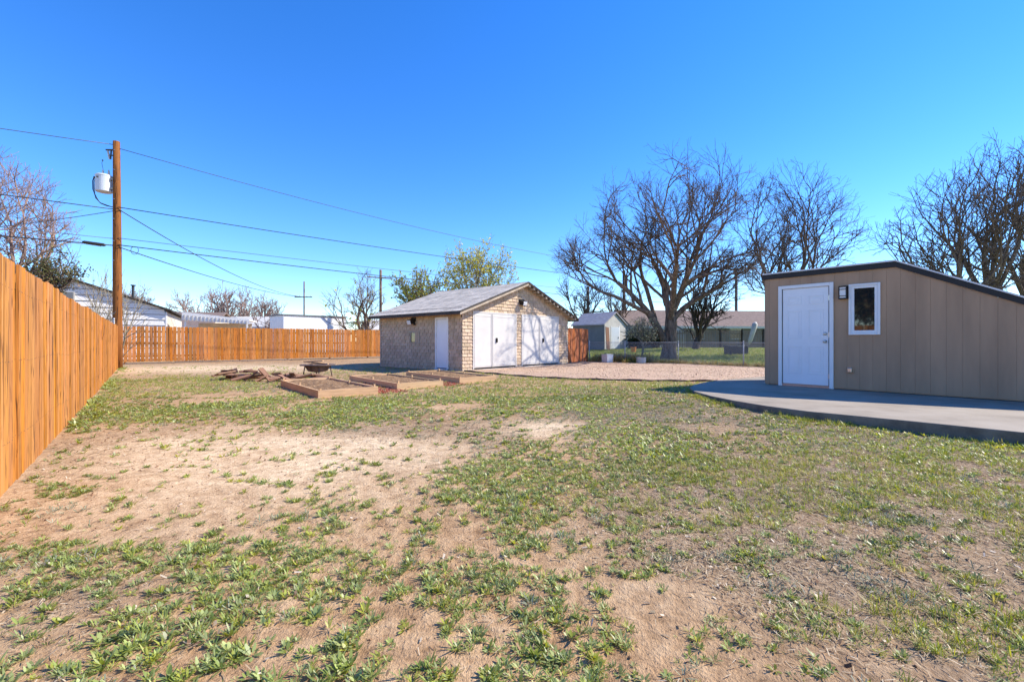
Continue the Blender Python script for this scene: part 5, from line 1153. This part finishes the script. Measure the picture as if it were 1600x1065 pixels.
# dead straw, litter and clods
def strew(name, y0, y1, spc, cov, ln, wd, cols, seed, tilt, label, cat):
    P = cand(y0, y1, spc, seed); r = np.random.default_rng(seed+1); P = P[r.random(len(P)) < cov(P[:, 0], P[:, 1])]; n = len(P)
    V, F, C = chips(P, gzf(P[:, 0], P[:, 1])+r.uniform(-0.002, 0.008, n), r.uniform(*ln, n), r.uniform(*wd, n), r, cols, tilt)
    o = link(name, np_mesh(name, V, F, False, C), M['straw']); tag(o, label, cat, kind='stuff')
def cov_straw(x, y): return np.clip(0.16+0.8*field(BROWN, x, y)+0.5*field(GRASS, x, y)+0.55*sstep(0.6, 1.5, x)-0.5*field(BARE, x, y), 0.02, 0.95)*(0.35+0.65*unif(fbm(x, y, 0.4, 3, 95), 0.5))
strew('dead_grass', 1.15, 5.0, 0.0155, cov_straw, (0.015, 0.045), (0.002, 0.0048), ST, 131, 0.10, 'tan dead grass straws strewn over the near soil', 'dead grass')
strew('dead_grass', 5.0, 12.0, 0.036, cov_straw, (0.03, 0.09), (0.005, 0.010), ST, 135, 0.12, 'tan dead grass straws over the middle yard', 'dead grass')
strew('leaf_litter', 1.15, 6.0, 0.06, lambda x, y: np.clip(0.12+0.6*field(BROWN, x, y), 0, 0.8), (0.012, 0.035), (0.006, 0.016), [(0.30,0.19,0.11),(0.42,0.32,0.2),(0.16,0.09,0.05),(0.55,0.47,0.36)], 139, 0.35, 'small brown dead leaf scraps scattered on near soil', 'leaf litter')
def clods(name, n, y0, y1, size, cols, seed, label, cat, poly=None):
    r = np.random.default_rng(seed)
    if poly is None:
        y = np.sqrt(r.uniform(y0*y0, y1*y1, n)); x = r.uniform(-1.3, 1.3, n)*y; P = np.stack([x, y], 1); P = P[free(P)]
    else:
        xs = [p[0] for p in poly]; ys = [p[1] for p in poly]; P = np.stack([r.uniform(min(xs), max(xs), n), r.uniform(min(ys), max(ys), n)], 1); P = P[in_poly(P[:, 0], P[:, 1], poly)]
    n = len(P); s = size[0]*(size[1]/size[0])**(r.random(n)**2.5)
    O = np.array([(1,0,0),(-1,0,0),(0,1,0),(0,-1,0),(0,0,1),(0,0,-0.5)], float); V = O[None]*r.uniform(0.6, 1.3, (n, 6, 1)); V = V+r.normal(0, 0.18, V.shape)
    yaw = r.uniform(0, 6.28, n); c, sn = np.cos(yaw)[:, None], np.sin(yaw)[:, None]; X = V[:, :, 0]*c-V[:, :, 1]*sn; Y = V[:, :, 0]*sn+V[:, :, 1]*c
    V = np.stack([X, Y, V[:, :, 2]*0.7], 2)*s[:, None, None]; V[:, :, 0] += P[:, 0][:, None]; V[:, :, 1] += P[:, 1][:, None]; V[:, :, 2] += (gzf(P[:, 0], P[:, 1])+s*0.15+(0.022 if poly is not None else 0))[:, None]
    T = np.array([(4,0,2),(4,2,1),(4,1,3),(4,3,0),(5,2,0),(5,1,2),(5,3,1),(5,0,3)]); F = (T[None]+(np.arange(n)*6)[:, None, None]).reshape(-1, 3)
    C = np.repeat(np.array(cols)[r.integers(0, len(cols), n)]*r.uniform(0.75, 1.2, (n, 1)), 6, 0)
    o = link(name, np_mesh(name, V.reshape(-1, 3), F, False, np.clip(C, 0, 1)), M['straw']); tag(o, label, cat, kind='stuff')
clods('soil_clods', 19000, 1.15, 7.5, (0.0022, 0.009), [(0.42,0.265,0.145),(0.30,0.18,0.10),(0.53,0.38,0.24),(0.20,0.12,0.07)], 151, 'small crumbs and clods of soil on the bare ground', 'soil')
clods('gravel_stones', 18000, 0, 0, (0.008, 0.024), [(0.52,0.36,0.25),(0.42,0.27,0.19),(0.60,0.46,0.35),(0.32,0.21,0.15)], 155, 'pinkish gravel stones of the drive before the garage', 'gravel', GRAVEL)
# lawn beyond the chain link, and the rough dry grass along it
r = np.random.default_rng(161); n = 24000; y = np.sqrt(r.uniform(17**2, 40**2, n)); x = r.uniform(0.1, 0.62, n)*y; P = np.stack([x, y], 1)
P = P[(lawn_mask(x, y) > 0.35) & ~in_poly(x, y, GRAVEL)]
scatter('lawn', gf, P, r.uniform(1.2, 2.4, len(P)), 0.1, tint(len(P), [(0.19,0.26,0.04),(0.26,0.33,0.06),(0.33,0.36,0.09),(0.40,0.36,0.14)], 162), 163, M['weed'], 'green lawn grass beyond the chain link fence', 'lawn')
n = 1300; t_ = r.random(n); seg = r.integers(0, 4, n); cpa = np.array(cl_pts); P = cpa[seg]+(cpa[seg+1]-cpa[seg])*t_[:, None]+r.normal(0, 0.16, (n, 2))+np.array((0.10, 0.12))
scatter('dry_grass', gn, P, r.uniform(1.5, 4.2, n), 0.15, tint(n, [(0.42,0.34,0.15),(0.36,0.27,0.10),(0.48,0.40,0.22),(0.2,0.22,0.06)], 165), 166, M['straw'], 'dry golden grass along the foot of the chain link fence', 'dry grass')
n = 700; P = np.array((4.6, 24.9))+np.stack([r.uniform(0, 1, n)*3.2, r.normal(0, 0.5, n)], 1)@np.array([[0.8, -0.5], [0.5, 0.8]])
scatter('dry_shrub_stems', gn, P, r.uniform(4, 8, n), 0.2, tint(n, [(0.42,0.30,0.10),(0.36,0.24,0.09),(0.2,0.24,0.06)], 167), 168, M['straw'], 'golden dry clump of stems beside the red fence panel', 'dry grass')
# weeds at the foot of the left fence and along the slab
n = 900; s_ = r.random(n)**0.8*17; P = LF0+np.outer(s_, LFd)+np.outer(np.abs(r.normal(0.05, 0.12, n))+0.04, E1); P = P[(P[:, 1] > 2.5) & (unif(fbm(P[:, 0], P[:, 1], 0.5, 3, 44), 0.4) < 0.5)]
scatter('fence_weeds', mid_p, P, r.uniform(0.8, 1.8, len(P)), 0.15, tint(len(P), WG, 171), 172, M['weed'], 'green weeds tucked along the foot of the left fence', 'weeds')

sp_ = np.array(SLAB[:9][::-1]); n = 1100; seg = r.integers(0, 8, n); P = sp_[seg]+(sp_[seg+1]-sp_[seg])*r.random(n)[:, None]+np.array((-0.80, -0.6))*np.abs(r.normal(0.03, 0.10, n))[:, None]-np.array((0.02, 0.02)); P = P[~in_poly(P[:, 0], P[:, 1], SLAB) & (unif(fbm(P[:, 0], P[:, 1], 0.6, 3, 46), 0.4) < 0.62)]
scatter('slab_grass', gn, P, r.uniform(0.5, 1.2, len(P)), 0.15, tint(len(P), GG, 173), 174, M['weed'], 'yellow green grass fringe growing against the concrete slab edge', 'grass')
